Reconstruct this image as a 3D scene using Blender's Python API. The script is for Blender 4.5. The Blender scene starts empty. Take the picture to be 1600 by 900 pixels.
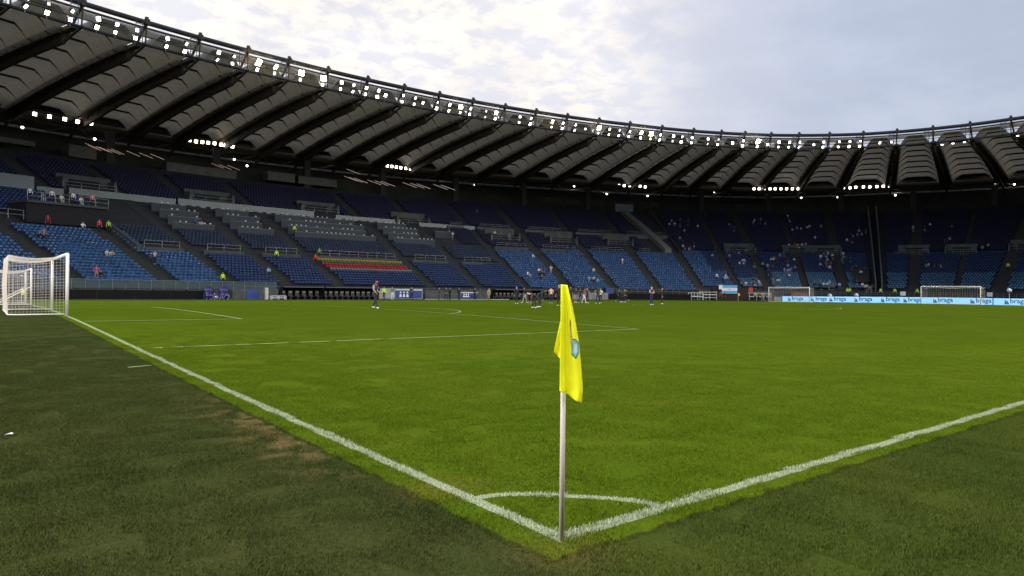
import bpy, bmesh, math, random
import numpy as np
from mathutils import Vector, Matrix, Quaternion
random.seed(7); rng = np.random.default_rng(7)
scene = bpy.context.scene
COL = scene.collection

# ------------------------------------------------------------------ camera
FPX = 1058.43                                   # focal length for a 1600 px wide frame
CAM = np.array([-2.774, -3.012, 1.4765]); YAW, PIT, ROL = 0.90490, 0.0034, 0.0119
_F = np.array([math.cos(YAW)*math.cos(PIT), math.sin(YAW)*math.cos(PIT), math.sin(PIT)])
_R = np.array([math.sin(YAW), -math.cos(YAW), 0.0]); _U = np.cross(_R, _F)
R2 = _R*math.cos(ROL) + _U*math.sin(ROL); U2 = -_R*math.sin(ROL) + _U*math.cos(ROL)
cd = bpy.data.cameras.new('camera'); cam = bpy.data.objects.new('camera', cd); COL.objects.link(cam)
M = Matrix.Identity(4)
for r in range(3):
    M[r][0], M[r][1], M[r][2], M[r][3] = R2[r], U2[r], -_F[r], CAM[r]
cam.matrix_world = M
cd.sensor_width = 36; cd.lens = FPX/1600*36; cd.clip_start = 0.05; cd.clip_end = 3000
scene.camera = cam

# ------------------------------------------------------------------ render + sky + sun
scene.view_settings.view_transform = 'Standard'; scene.view_settings.look = 'None'
scene.view_settings.exposure = 0.3; scene.view_settings.gamma = 1.0
scene.view_settings.use_curve_mapping = False
scene.render.engine = 'CYCLES'
cy = scene.cycles
cy.use_denoising = True; cy.max_bounces = 5; cy.diffuse_bounces = 3; cy.glossy_bounces = 2
cy.transmission_bounces = 3; cy.transparent_max_bounces = 6; cy.sample_clamp_indirect = 4
cy.caustics_reflective = False; cy.caustics_refractive = False
try: cy.use_light_tree = True
except Exception: pass
SUN_EL = math.radians(21)
_sd = _F + R2*(-0.40)
SUN_AZ = math.atan2(_sd[1], _sd[0])
SUN = Vector((math.cos(SUN_AZ)*math.cos(SUN_EL), math.sin(SUN_AZ)*math.cos(SUN_EL), math.sin(SUN_EL)))
world = bpy.data.worlds.new('World'); scene.world = world; world.use_nodes = True
SKY_STRENGTH = 0.1
def build_world():
    nt = world.node_tree; N, L = nt.nodes, nt.links; N.clear()
    out = N.new('ShaderNodeOutputWorld'); bg = N.new('ShaderNodeBackground'); bg.inputs['Strength'].default_value = SKY_STRENGTH
    sky = N.new('ShaderNodeTexSky'); sky.sky_type = 'NISHITA'; sky.sun_disc = False
    sky.sun_elevation = SUN_EL; sky.sun_rotation = math.radians(90) - SUN_AZ
    sky.air_density = 1.2; sky.dust_density = 2.0
    tc = N.new('ShaderNodeTexCoord')
    sep = N.new('ShaderNodeSeparateXYZ'); L.new(tc.outputs['Generated'], sep.inputs[0])
    def math_(op, a, b=None, clamp=False):
        m = N.new('ShaderNodeMath'); m.operation = op; m.use_clamp = clamp
        for i, v in enumerate((a, b)):
            if v is None: continue
            if isinstance(v, (int, float)): m.inputs[i].default_value = v
            else: L.new(v, m.inputs[i])
        return m.outputs[0]
    zz = math_('ADD', math_('MAXIMUM', sep.outputs['Z'], 0.0), 0.16)
    px = math_('DIVIDE', sep.outputs['X'], zz); py = math_('DIVIDE', sep.outputs['Y'], zz)
    comb = N.new('ShaderNodeCombineXYZ'); L.new(px, comb.inputs[0]); L.new(py, comb.inputs[1])
    def noise(scale, detail, rough, dist, off):
        mp = N.new('ShaderNodeMapping'); mp.inputs['Location'].default_value = off; L.new(comb.outputs[0], mp.inputs[0])
        n = N.new('ShaderNodeTexNoise'); n.inputs['Scale'].default_value = scale; n.inputs['Detail'].default_value = detail
        n.inputs['Roughness'].default_value = rough; n.inputs['Distortion'].default_value = dist
        L.new(mp.outputs[0], n.inputs['Vector']); return n.outputs['Fac']
    n1 = noise(8.5, 8, 0.60, 0.2, (3.1, 1.2, 0)); n2 = noise(1.1, 4, 0.5, 0.2, (7, 2, 0)); n3 = noise(1.7, 6, 0.55, 0.1, (1, 9, 0))
    def ramp(fac, stops):
        r = N.new('ShaderNodeValToRGB'); e = r.color_ramp.elements
        while len(e) < len(stops): e.new(0.5)
        for k, (p, c) in enumerate(stops): e[k].position = p; e[k].color = (*c, 1)
        r.color_ramp.interpolation = 'EASE'
        L.new(fac, r.inputs[0]); return r.outputs[0]
    def mix(fac, a, b, typ='MIX'):
        m = N.new('ShaderNodeMix'); m.data_type = 'RGBA'; m.blend_type = typ; m.clamp_factor = True
        for s, v in ((0, fac), (6, a), (7, b)):
            if isinstance(v, (int, float)): m.inputs[s].default_value = v
            elif isinstance(v, tuple): m.inputs[s].default_value = (*v, 1)
            else: L.new(v, m.inputs[s])
        return m.outputs[2]
    # closeness to the (cloud-veiled) sun
    dt = N.new('ShaderNodeVectorMath'); dt.operation = 'DOT_PRODUCT'
    nv = N.new('ShaderNodeVectorMath'); nv.operation = 'NORMALIZE'; L.new(tc.outputs['Generated'], nv.inputs[0])
    L.new(nv.outputs[0], dt.inputs[0]); dt.inputs[1].default_value = SUN
    near = ramp(dt.outputs['Value'], [(0.70, (0, 0, 0)), (0.97, (1, 1, 1))])
    nearb = ramp(dt.outputs['Value'], [(0.80, (0, 0, 0)), (0.93, (1, 1, 1))])
    base = mix(0.80, sky.outputs[0], (4.5, 4.95, 6.35))                # high thin overcast over the clear sky
    veil = mix(near, base, (6.9, 6.95, 7.6))
    puff = ramp(n1, [(0.40, (0, 0, 0)), (0.60, (1, 1, 1))])
    bigm = ramp(n2, [(0.35, (0.5, 0.5, 0.5)), (0.60, (1, 1, 1))])
    amt = mix(1.0, mix(1.0, puff, bigm, 'MULTIPLY'), mix(nearb, (0.10, 0.10, 0.10), (0.95, 0.95, 0.95)), 'MULTIPLY')
    cloudc = mix(near, (6.2, 6.2, 6.6), (9.7, 8.95, 8.0))
    c = mix(amt, veil, cloudc)
    soft = ramp(n3, [(0.35, (0.93, 0.93, 0.93)), (0.68, (1.06, 1.05, 1.04))])
    c = mix(1.0, c, soft, 'MULTIPLY')
    L.new(c, bg.inputs['Color']); L.new(bg.outputs[0], out.inputs[0])
build_world()
sl = bpy.data.lights.new('sun', 'SUN'); sl.energy = 0.6; sl.angle = math.radians(12); sl.color = (1.0, 0.93, 0.84)
so = bpy.data.objects.new('sun', sl); COL.objects.link(so)
so.rotation_euler = (-SUN).to_track_quat('-Z', 'Y').to_euler(); so.location = (0, 0, 120)
LAMP_W = 4200.0                                   # watts of one rim floodlight (spot)

# ------------------------------------------------------------------ helpers
def lin(r, g, b):
    f = lambda c: (c/255)/12.92 if c/255 <= 0.04045 else ((c/255+0.055)/1.055)**2.4
    return (f(r), f(g), f(b))
MATS = {}
def mat(name, color, rough=0.6, metal=0.0, emit=0.0, var=0.12, scale=3.0, spec=0.5, ecol=None, alpha=None, bump=0.0):
    if name in MATS: return MATS[name]
    m = bpy.data.materials.new(name); m.use_nodes = True; nt = m.node_tree; N, L = nt.nodes, nt.links
    b = N['Principled BSDF']; b.inputs['Roughness'].default_value = rough; b.inputs['Metallic'].default_value = metal
    b.inputs['Specular IOR Level'].default_value = spec
    if var > 0:
        g = N.new('ShaderNodeNewGeometry')
        n = N.new('ShaderNodeTexNoise'); n.inputs['Scale'].default_value = scale; n.inputs['Detail'].default_value = 4
        L.new(g.outputs['Position'], n.inputs['Vector'])
        r = N.new('ShaderNodeMapRange'); r.inputs['To Min'].default_value = 1-var; r.inputs['To Max'].default_value = 1+var
        r.inputs['From Min'].default_value = 0.3; r.inputs['From Max'].default_value = 0.7
        L.new(n.outputs['Fac'], r.inputs['Value'])
        v = N.new('ShaderNodeVectorMath'); v.operation = 'SCALE'; v.inputs[0].default_value = color; L.new(r.outputs[0], v.inputs['Scale'])
        L.new(v.outputs[0], b.inputs['Base Color'])
        if bump > 0:
            bp = N.new('ShaderNodeBump'); bp.inputs['Strength'].default_value = bump; bp.inputs['Distance'].default_value = 0.02
            L.new(n.outputs['Fac'], bp.inputs['Height']); L.new(bp.outputs[0], b.inputs['Normal'])
    else: b.inputs['Base Color'].default_value = (*color, 1)
    if emit > 0:
        b.inputs['Emission Color'].default_value = (*(ecol or color), 1); b.inputs['Emission Strength'].default_value = emit
    if alpha is not None: b.inputs['Alpha'].default_value = alpha
    MATS[name] = m; return m

class MB:
    def __init__(s): s.v = []; s.f = []; s.m = []
    def quad(s, a, b, c, d, mi=0):
        n = len(s.v); s.v += [tuple(a), tuple(b), tuple(c), tuple(d)]; s.f.append((n, n+1, n+2, n+3)); s.m.append(mi)
    def poly(s, pts, mi=0):
        n = len(s.v); s.v += [tuple(p) for p in pts]; s.f.append(tuple(range(n, n+len(pts)))); s.m.append(mi)
    def box(s, c, size, mi=0, ax=None):
        """box centred at c, size along axes ax (3 unit vectors)"""
        c = np.array(c, float); X, Y, Z = [np.array(a, float) for a in (ax or ((1,0,0),(0,1,0),(0,0,1)))]
        h = np.array(size)/2; n = len(s.v)
        for dz in (-1, 1):
            for dx, dy in ((-1,-1),(1,-1),(1,1),(-1,1)):
                s.v.append(tuple(c + X*dx*h[0] + Y*dy*h[1] + Z*dz*h[2]))
        for f in ((3,2,1,0),(4,5,6,7),(0,1,5,4),(1,2,6,5),(2,3,7,6),(3,0,4,7)):
            s.f.append(tuple(n+i for i in f)); s.m.append(mi)
    def bar(s, a, b, w, h=None, mi=0, up=(0,0,1)):
        a = np.array(a, float); b = np.array(b, float); d = b-a; l = np.linalg.norm(d)
        if l < 1e-6: return
        d /= l; up = np.array(up, float); x = np.cross(d, up)
        if np.linalg.norm(x) < 1e-3: x = np.cross(d, (1,0,0.01))
        x /= np.linalg.norm(x); z = np.cross(x, d)
        s.box((a+b)/2, (w, l, h or w), mi, (x, d, z))
    def tube(s, pts, r, n=6, mi=0, closed=False, caps=True, r2=None):
        pts = [np.array(p, float) for p in pts]; k = len(pts); base = len(s.v)
        for i, p in enumerate(pts):
            if closed: d = pts[(i+1) % k]-pts[i-1]
            else: d = pts[min(i+1, k-1)]-pts[max(i-1, 0)]
            d /= (np.linalg.norm(d)+1e-12)
            u = np.cross(d, (0,0,1))
            if np.linalg.norm(u) < 0.05: u = np.cross(d, (1,0,0))
            u /= np.linalg.norm(u); w = np.cross(u, d)
            rr = r if r2 is None else r + (r2-r)*i/(k-1)
            for j in range(n):
                a = 2*math.pi*j/n; s.v.append(tuple(p + rr*(u*math.cos(a)+w*math.sin(a))))
        for i in range(k if closed else k-1):
            a0 = base+i*n; b0 = base+((i+1) % k)*n
            for j in range(n):
                s.f.append((a0+j, a0+(j+1) % n, b0+(j+1) % n, b0+j)); s.m.append(mi)
        if caps and not closed:
            s.f.append(tuple(base+j for j in reversed(range(n)))); s.m.append(mi)
            s.f.append(tuple(base+(k-1)*n+j for j in range(n))); s.m.append(mi)
    def ball(s, c, r, mi=0, seg=8, rings=6, sc=(1,1,1)):
        base = len(s.v); c = np.array(c, float)
        s.v.append(tuple(c+np.array((0,0,r*sc[2]))))
        for i in range(1, rings):
            t = math.pi*i/rings
            for j in range(seg):
                a = 2*math.pi*j/seg
                s.v.append(tuple(c+r*np.array((math.sin(t)*math.cos(a)*sc[0], math.sin(t)*math.sin(a)*sc[1], math.cos(t)*sc[2]))))
        s.v.append(tuple(c-np.array((0,0,r*sc[2])))); last = len(s.v)-1
        for j in range(seg):
            s.f.append((base, base+1+j, base+1+(j+1) % seg)); s.m.append(mi)
            for i in range(rings-2):
                a = base+1+i*seg; b = a+seg
                s.f.append((a+j, b+j, b+(j+1) % seg, a+(j+1) % seg)); s.m.append(mi)
            a = base+1+(rings-2)*seg
            s.f.append((a+j, last, a+(j+1) % seg)); s.m.append(mi)
    def mesh(s, name, mats, smooth=False):
        me = bpy.data.meshes.new(name); me.from_pydata(s.v, [], s.f)
        for m in (mats if isinstance(mats, (list, tuple)) else [mats]): me.materials.append(m)
        me.polygons.foreach_set('material_index', s.m)
        if smooth: me.polygons.foreach_set('use_smooth', [len(f) <= 4 for f in s.f])
        me.update(); return me
    def build(s, name, mats, parent=None, smooth=False):
        o = bpy.data.objects.new(name, s.mesh(name, mats, smooth)); COL.objects.link(o)
        if parent is not None:
            o.parent = parent; o.matrix_parent_inverse = parent_inv(parent)
        return o
_PINV = {}
def parent_inv(p):
    """children are modelled in world space: cancel the parent's own transform"""
    m = Matrix.LocRotScale(p.location, p.rotation_euler, p.scale)
    q = p.parent
    if q is not None and q.type == 'EMPTY': m = Matrix.LocRotScale(q.location, q.rotation_euler, q.scale) @ q_inv(p) @ m
    return m.inverted()
def q_inv(p): return p.matrix_parent_inverse
def tag(o, label=None, cat=None, group=None, kind=None):
    if label: o['label'] = label
    if cat: o['category'] = cat
    if group: o['group'] = group
    if kind: o['kind'] = kind
    return o
def empty(name, loc, rz=0.0, **kw):
    o = bpy.data.objects.new(name, None); COL.objects.link(o); o.location = loc; o.rotation_euler = (0, 0, rz)
    o.empty_display_size = 0.2; tag(o, **kw); return o
def link(name, me, loc=(0,0,0), rz=0.0, parent=None, sc=1.0):
    o = bpy.data.objects.new(name, me); COL.objects.link(o); o.location = loc; o.rotation_euler = (0, 0, rz); o.scale = (sc,)*3
    if parent is not None: o.parent = parent
    return o

ORD = ['first','second','third','fourth','fifth','sixth','seventh','eighth','ninth','tenth','eleventh','twelfth','thirteenth',
       'fourteenth','fifteenth','sixteenth','seventeenth','eighteenth','nineteenth','twentieth']
def ordinal(n):
    if n < 20: return ORD[n]
    t = ['twenty','thirty','forty','fifty','sixty','seventy','eighty'][(n+1)//10-2]; u = (n+1) % 10
    return (t[:-1]+'ieth') if u == 0 else t+'-'+ORD[u-1]

# pixel column helpers: a place on the ground at a forward distance Z seen in column u
def at_depth(u, Z, z=None):
    a = (u-800)/FPX
    b = 0.0
    for _ in range(6):
        P = CAM + Z*(_F + R2*a + U2*b)
        zz = gz(P[0], P[1]) if z is None else z
        b += (zz-P[2])/Z/U2[2]
    return np.array([P[0], P[1], zz])
def at_height(u, v, z):
    d = _F + R2*(u-800)/FPX + U2*(450-v)/FPX
    t = (z-CAM[2])/d[2]; return CAM + d*t
def project(P):
    d = np.array(P, float)-CAM; Z = d@_F
    return 800+FPX*(d@R2)/Z, 450-FPX*(d@U2)/Z, Z

# ------------------------------------------------------------------ the ground
PW, PL = 68.0, 105.0
def sm(t): t = min(1, max(0, t)); return t*t*(3-2*t)
def gz(x, y):
    if y <= 0 or y >= PW: return 0.0
    c = 0.252*math.sin(math.pi*y/PW)**2
    if x < 0: c *= sm(1+x/16)
    elif x > PL: c *= sm(1-(x-PL)/16)
    return c

def turf_group():
    """base colour of natural grass, synthetic surround and painted lines, from the place on the ground"""
    g = bpy.data.node_groups.new('turf_colour', 'ShaderNodeTree')
    g.interface.new_socket('Color', in_out='OUTPUT', socket_type='NodeSocketColor')
    g.interface.new_socket('Height', in_out='OUTPUT', socket_type='NodeSocketFloat')
    N, L = g.nodes, g.links
    out = N.new('NodeGroupOutput'); geo = N.new('ShaderNodeNewGeometry'); sep = N.new('ShaderNodeSeparateXYZ')
    L.new(geo.outputs['Position'], sep.inputs[0])
    flat = N.new('ShaderNodeCombineXYZ'); L.new(sep.outputs[0], flat.inputs[0]); L.new(sep.outputs[1], flat.inputs[1])
    def V(v, m, i):
        if isinstance(v, (int, float)): m.inputs[i].default_value = v
        else: L.new(v, m.inputs[i])
    def mt(op, a, b=None, c=None, clamp=False):
        m = N.new('ShaderNodeMath'); m.operation = op; m.use_clamp = clamp; V(a, m, 0)
        if b is not None: V(b, m, 1)
        if c is not None: V(c, m, 2)
        return m.outputs[0]
    def noise(scale, detail=4, rough=0.55, stretch=(1,1,1), dist=0.0, rot=0.0):
        mp = N.new('ShaderNodeMapping'); mp.inputs['Scale'].default_value = stretch; mp.inputs['Rotation'].default_value = (0, 0, rot)
        L.new(flat.outputs[0], mp.inputs[0])
        n = N.new('ShaderNodeTexNoise'); n.inputs['Scale'].default_value = scale; n.inputs['Detail'].default_value = detail
        n.inputs['Roughness'].default_value = rough; n.inputs['Distortion'].default_value = dist
        L.new(mp.outputs[0], n.inputs['Vector']); return n.outputs['Fac']
    def rng_(v, a, b, c=0.0, d=1.0):
        m = N.new('ShaderNodeMapRange'); V(v, m, 0); m.inputs[1].default_value = a; m.inputs[2].default_value = b
        m.inputs[3].default_value = c; m.inputs[4].default_value = d; return m.outputs[0]
    def mix(f, a, b, typ='MIX'):
        m = N.new('ShaderNodeMix'); m.data_type = 'RGBA'; m.blend_type = typ
        for s, v in ((0, f), (6, a), (7, b)):
            if isinstance(v, (int, float)): m.inputs[s].default_value = v
            elif isinstance(v, tuple): m.inputs[s].default_value = (*v, 1)
            else: L.new(v, m.inputs[s])
        return m.outputs[2]
    x, y = sep.outputs[0], sep.outputs[1]
    fine = noise(160, 2, 0.6); mid = noise(22, 4, 0.6); streak = noise(11, 5, 0.62, (1.0, 3.4, 1), 0.5, 0.66); big = noise(0.5, 4, 0.5); huge = noise(0.09, 3, 0.5)
    # natural grass of the pitch
    pitch = mix(rng_(streak, 0.36, 0.66), G_DARK, G_MID)
    pitch = mix(mt('MULTIPLY', rng_(mid, 0.40, 0.68), 0.55), pitch, G_LIGHT)
    pitch = mix(mt('MULTIPLY', rng_(big, 0.42, 0.70), 0.35), pitch, G_YEL)
    pitch = mix(mt('MULTIPLY', rng_(huge, 0.4, 0.62), 0.25), pitch, G_LIGHT)
    # mown bands, very soft
    band = mt('SINE', mt('MULTIPLY', x, math.pi/5.5)); band = rng_(band, -0.5, 0.5, 0.955, 1.045)
    pitch = mix(1.0, pitch, band, 'MULTIPLY') if False else pitch
    # synthetic surround: brown green behind the goal line, deeper green along the touchline
    edge1 = noise(3.0, 4, 0.6)
    sur = mix(rng_(mid, 0.35, 0.68), S_DARK, S_MID)
    sur = mix(mt('MULTIPLY', rng_(big, 0.36, 0.70), 0.55), sur, S_BROWN)
    # earth-coloured worn patches close outside the goal line
    wornband = mt('MULTIPLY', rng_(x, -1.05, -0.45), rng_(y, 1.6, 2.8))
    wornband = mt('MULTIPLY', wornband, rng_(y, 7.5, 4.5))
    worn = mt('MULTIPLY', wornband, rng_(edge1, 0.45, 0.62))
    sur = mix(mt('MULTIPLY', worn, 0.70, clamp=True), sur, S_TAN)
    sur_t = mix(rng_(mid, 0.35, 0.68), T_DARK, T_MID)
    sur_t = mix(mt('MULTIPLY', rng_(big, 0.42, 0.66), 0.5), sur_t, T_LIGHT)
    # touchline side: x greater than y outside the corner
    side = rng_(mt('SUBTRACT', mt('ADD', x, mt('MULTIPLY', mt('SUBTRACT', edge1, 0.5), 0.5)), y), -0.3, 0.5)
    sur = mix(side, sur, sur_t)
    # pitch mask with a ragged edge 0.3 m outside the lines
    wob = mt('MULTIPLY', mt('SUBTRACT', noise(5, 5, 0.7), 0.5), 0.20)
    mx = mt('MULTIPLY', rng_(mt('ADD', x, wob), -0.36, -0.28), rng_(mt('ADD', x, wob), PL+0.45, PL+0.40))
    my = mt('MULTIPLY', rng_(mt('ADD', y, wob), -0.30, -0.22), rng_(y, 80.0, 79.0))
    mask = mt('MULTIPLY', mx, my)
    col = mix(mask, sur, pitch)
    edge_band = mt('MULTIPLY', mt('MULTIPLY', mask, mt('SUBTRACT', 1.0, mask)), 2.6, clamp=True)
    col = mix(edge_band, col, (0.018, 0.020, 0.008))  # darker colour band where pitch grass meets the surround
    # brown scuffs around the corner quadrant
    dx = mt('SUBTRACT', x, -0.05); dy = mt('SUBTRACT', y, 1.25)
    d = mt('SQRT', mt('ADD', mt('MULTIPLY', dx, dx), mt('MULTIPLY', mt('MULTIPLY', dy, dy), 1.5)))
    sc = mt('MULTIPLY', rng_(d, 0.5, 0.05), rng_(mid, 0.45, 0.6))
    col = mix(mt('MULTIPLY', sc, 0.6, clamp=True), col, (0.16, 0.09, 0.03))
    dx = mt('SUBTRACT', x, -0.12); dy = mt('SUBTRACT', y, -0.15)
    d = mt('SQRT', mt('ADD', mt('MULTIPLY', dx, dx), mt('MULTIPLY', dy, dy)))
    sc = mt('MULTIPLY', rng_(d, 0.45, 0.05), rng_(mid, 0.40, 0.6))
    col = mix(mt('MULTIPLY', sc, 0.45, clamp=True), col, (0.13, 0.085, 0.03))
    col = mix(1.0, col, rng_(fine, 0.3, 0.7, 0.72, 1.28), 'MULTIPLY')
    # painted lines near the corner (the paint sits on the blades)
    jit = mt('MULTIPLY', mt('SUBTRACT', noise(55, 3, 0.7), 0.5), 0.020)
    def lines(lo, hi, v): return mt('MULTIPLY', rng_(mt('ADD', v, jit), lo-0.006, lo+0.006), rng_(mt('ADD', v, jit), hi+0.006, hi-0.006))
    gl = mt('MULTIPLY', lines(-0.078, 0.022, x), rng_(y, -0.07, -0.06)); tl = mt('MULTIPLY', lines(-0.068, 0.032, y), rng_(x, -0.07, -0.06))
    rad = mt('SQRT', mt('ADD', mt('MULTIPLY', x, x), mt('MULTIPLY', y, y)))
    s2 = mt('DIVIDE', mt('MULTIPLY', mt('MULTIPLY', x, y), 2.0), mt('MULTIPLY', rad, rad))
    ar = mt('MULTIPLY', mt('MULTIPLY', lines(0.875, 0.955, mt('ADD', rad, mt('MULTIPLY', mt('MULTIPLY', s2, s2), 0.11))), mt('GREATER_THAN', x, 0.0)), mt('GREATER_THAN', y, 0.0))
    ln = mt('MAXIMUM', mt('MAXIMUM', gl, tl), ar, clamp=True)
    wear = rng_(noise(70, 3, 0.65), 0.34, 0.60, 0.05, 0.95)
    col = mix(mt('MULTIPLY', ln, wear), col, (0.32, 0.36, 0.28))
    L.new(col, out.inputs[0]); L.new(mt('ADD', mt('MULTIPLY', mid, 0.6), mt('MULTIPLY', fine, 0.5)), out.inputs[1])
    return g
G_DARK, G_MID, G_LIGHT, G_YEL = (0.035, 0.066, 0.0045), (0.056, 0.091, 0.0055), (0.075, 0.108, 0.007), (0.090, 0.113, 0.009)
S_DARK, S_MID, S_BROWN, S_TAN = (0.021, 0.031, 0.009), (0.039, 0.049, 0.015), (0.046, 0.049, 0.016), (0.15, 0.11, 0.050)
T_DARK, T_MID, T_LIGHT = (0.024, 0.039, 0.008), (0.041, 0.057, 0.011), (0.052, 0.066, 0.013)
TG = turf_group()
def turf_mat(name, bump, gain=1.0, rough=0.75, trans=False):
    m = bpy.data.materials.new(name); m.use_nodes = True; nt = m.node_tree; N, L = nt.nodes, nt.links
    b = N['Principled BSDF']; b.inputs['Roughness'].default_value = rough; b.inputs['Specular IOR Level'].default_value = 0.0
    g = N.new('ShaderNodeGroup'); g.node_tree = TG
    s = N.new('ShaderNodeVectorMath'); s.operation = 'SCALE'; s.inputs['Scale'].default_value = gain
    if not bump:                                   # every blade its own shade
        ge = N.new('ShaderNodeNewGeometry'); mr = N.new('ShaderNodeMapRange'); mr.inputs[3].default_value = gain*0.65; mr.inputs[4].default_value = gain*1.4
        L.new(ge.outputs['Random Per Island'], mr.inputs[0]); L.new(mr.outputs[0], s.inputs['Scale'])
    L.new(g.outputs[0], s.inputs[0]); L.new(s.outputs[0], b.inputs['Base Color'])
    if bump:
        bp = N.new('ShaderNodeBump'); bp.inputs['Strength'].default_value = bump; bp.inputs['Distance'].default_value = 0.03
        L.new(g.outputs[1], bp.inputs['Height']); L.new(bp.outputs[0], b.inputs['Normal'])
    return m
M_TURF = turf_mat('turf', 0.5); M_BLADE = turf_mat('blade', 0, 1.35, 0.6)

def breaks(lo, hi, step, extra):
    a = set(np.round(np.arange(lo, hi+1e-6, step), 4).tolist()) | {round(e, 4) for e in extra}
    return sorted(a)
def sheet(name, xs, ys, keep, material, dz=0.0):
    b = MB(); idx = {}
    def vi(i, j):
        if (i, j) not in idx: idx[(i, j)] = len(b.v); b.v.append((xs[i], ys[j], gz(xs[i], ys[j])+dz))
        return idx[(i, j)]
    for i in range(len(xs)-1):
        for j in range(len(ys)-1):
            if keep((xs[i]+xs[i+1])/2, (ys[j]+ys[j+1])/2):
                b.f.append((vi(i,j), vi(i+1,j), vi(i+1,j+1), vi(i,j+1))); b.m.append(0)
    return b.build(name, material, smooth=True)
XS = [-1500, -400, -150, -60, -30, -20] + breaks(-16, 121, 4, [-0.4, 0, PL, PL+0.4]) + [140, 170, 260, 500, 1500]
YS = [-1500, -400, -150, -60, -30, -12] + breaks(-6, 72, 2, [-0.4, PW+0.4]) + [80, 86, 100, 150, 260, 500, 1500]
inp = lambda x, y: -0.4 < x < PL+0.4 and -0.4 < y < 80
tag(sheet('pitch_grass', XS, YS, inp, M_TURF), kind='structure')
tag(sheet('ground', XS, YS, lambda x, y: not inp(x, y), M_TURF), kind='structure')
# dark running track between the grass and the far boards
M_TRACK = mat('track', (0.055, 0.05, 0.05), 0.85, var=0.1)
b = MB(); tx = [-40, 0, 30, 60, 90, 108]
for i in range(len(tx)-1): b.quad((tx[i], 76.5, 0.006), (tx[i+1], 76.5, 0.006), (tx[i+1], 92, 0.006), (tx[i], 92, 0.006))
tag(b.build('running_track', M_TRACK), kind='structure')

# pitch markings as thin sheets on the crowned ground
M_LINE = mat('line_paint', (0.15, 0.21, 0.065), 0.8, var=0.25, scale=14)
def marking(name, segs, dz=0.006):
    b = MB()
    for (x0, y0, x1, y1, w) in segs:
        n = max(1, int(math.hypot(x1-x0, y1-y0)/1.0)); d = np.array([x1-x0, y1-y0]); d /= np.linalg.norm(d); nn = np.array([-d[1], d[0]])*w/2
        for k in range(n):
            p = np.array([x0 + (x1-x0)*k/n, y0+(y1-y0)*k/n]); q = np.array([x0 + (x1-x0)*(k+1)/n, y0+(y1-y0)*(k+1)/n])
            c = [p-nn, q-nn, q+nn, p+nn]; b.quad(*[(t[0], t[1], gz(*t)+dz) for t in c])
    return tag(b.build(name, M_LINE), kind='structure')
def arcsegs(cx, cy, r, a0, a1, w=0.12, n=48):
    ps = [(cx+r*math.cos(math.radians(a0+(a1-a0)*k/n)), cy+r*math.sin(math.radians(a0+(a1-a0)*k/n))) for k in range(n+1)]
    return [(ps[k][0], ps[k][1], ps[k+1][0], ps[k+1][1], w) for k in range(n)]
segs = [(-0.028, 14, 0.0, PW, 0.10), (14, -0.018, PL, 0.0, 0.10), (0, PW-0.06, PL, PW-0.06, 0.12), (PL-0.06, 0, PL-0.06, PW, 0.12), (52.5, 0.12, 52.5, PW-0.12, 0.12)]
for s, x0 in ((1, 0.0), (-1, PL)):
    X = lambda v: x0+s*v
    segs += [(X(0.12), 13.84, X(16.5), 13.84, .12), (X(0.12), 54.16, X(16.5), 54.16, .12), (X(16.44), 13.9, X(16.44), 54.1, .12),
             (X(0.12), 24.84, X(5.5), 24.84, .12), (X(0.12), 43.16, X(5.5), 43.16, .12), (X(5.44), 24.9, X(5.44), 43.1, .12)]
    a = math.degrees(math.acos(5.5/9.15)); c = 0 if s > 0 else 180
    segs += arcsegs(X(11), 34, 9.15, c-a, c+a)
    segs += [(X(10.9), 34, X(11.1), 34, .2)]
segs += arcsegs(52.5, 34, 9.15, 0, 360, n=90) + arcsegs(0, PW, 1, 270, 360, n=12) + arcsegs(PL, PW, 1, 180, 270, n=12)
marking('pitch_markings', segs)
# short stray chalk dash outside the goal line
_a, _b = at_height(200, 577, 0.03), at_height(251, 572.5, 0.03)
marking('chalk_dash', [(_a[0], _a[1], _b[0], _b[1], 0.08)], 0.012)

# ------------------------------------------------------------------ stadium plan curves
CX, CY = 52.5, 34.0
A0, B0 = 97.0, 57.0
def bowl(th, s, z=None):
    t = math.radians(th); zz = 1.6+0.47*s if z is None else z
    return np.array([CX+(A0+s)*math.cos(t), CY+(B0+s)*math.sin(t), zz])
def outward(th, s=0):
    t = math.radians(th); n = np.array([math.cos(t)*(B0+s), math.sin(t)*(A0+s), 0.0]); return n/np.linalg.norm(n)
def tangent(th, s=0): n = outward(th, s); return np.array([-n[1], n[0], 0.0])
AISLES = [(118.9, .9), (112.6, 1.0), (107.6, .7), (102.9, .9), (98.1, .8), (88.7, .8), (83.3, .8), (77.5, .6), (72.0, 1.0), (65.9, .8), (59.7, .9), (53.4, .9),
          (47.4, .6), (42.9, 1.0), (37, .6), (31.2, 1.0), (20.2, 1.0), (13.6, .35), (7.3, 1.1), (1.5, 1.0), (124.6, .9), (130, .9)]
DEP, RIS, NROW = 0.80, 0.376, 57
M_CONC = mat('terrace_concrete', (0.020, 0.022, 0.028), 0.9, var=0.2, scale=0.6, bump=0.1)
M_STEP = mat('stair_concrete', (0.028, 0.029, 0.027), 0.9, var=0.2, scale=1.0)
M_WALLC = mat('wall_concrete', (0.055, 0.062, 0.062), 0.85, var=0.2, scale=0.5)
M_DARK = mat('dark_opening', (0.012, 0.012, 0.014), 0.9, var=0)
M_RAIL = mat('galvanised_rail', (0.17, 0.18, 0.19), 0.45, 0.6, var=0.1)
M_TEAL = mat('screen_glass', (0.040, 0.080, 0.088), 0.25, var=0.15, scale=0.4)
stand = empty('grandstand', (CX, CY, 0), label='dark oval grandstand bowl of stepped terraces around the pitch', cat='grandstand')
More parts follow.
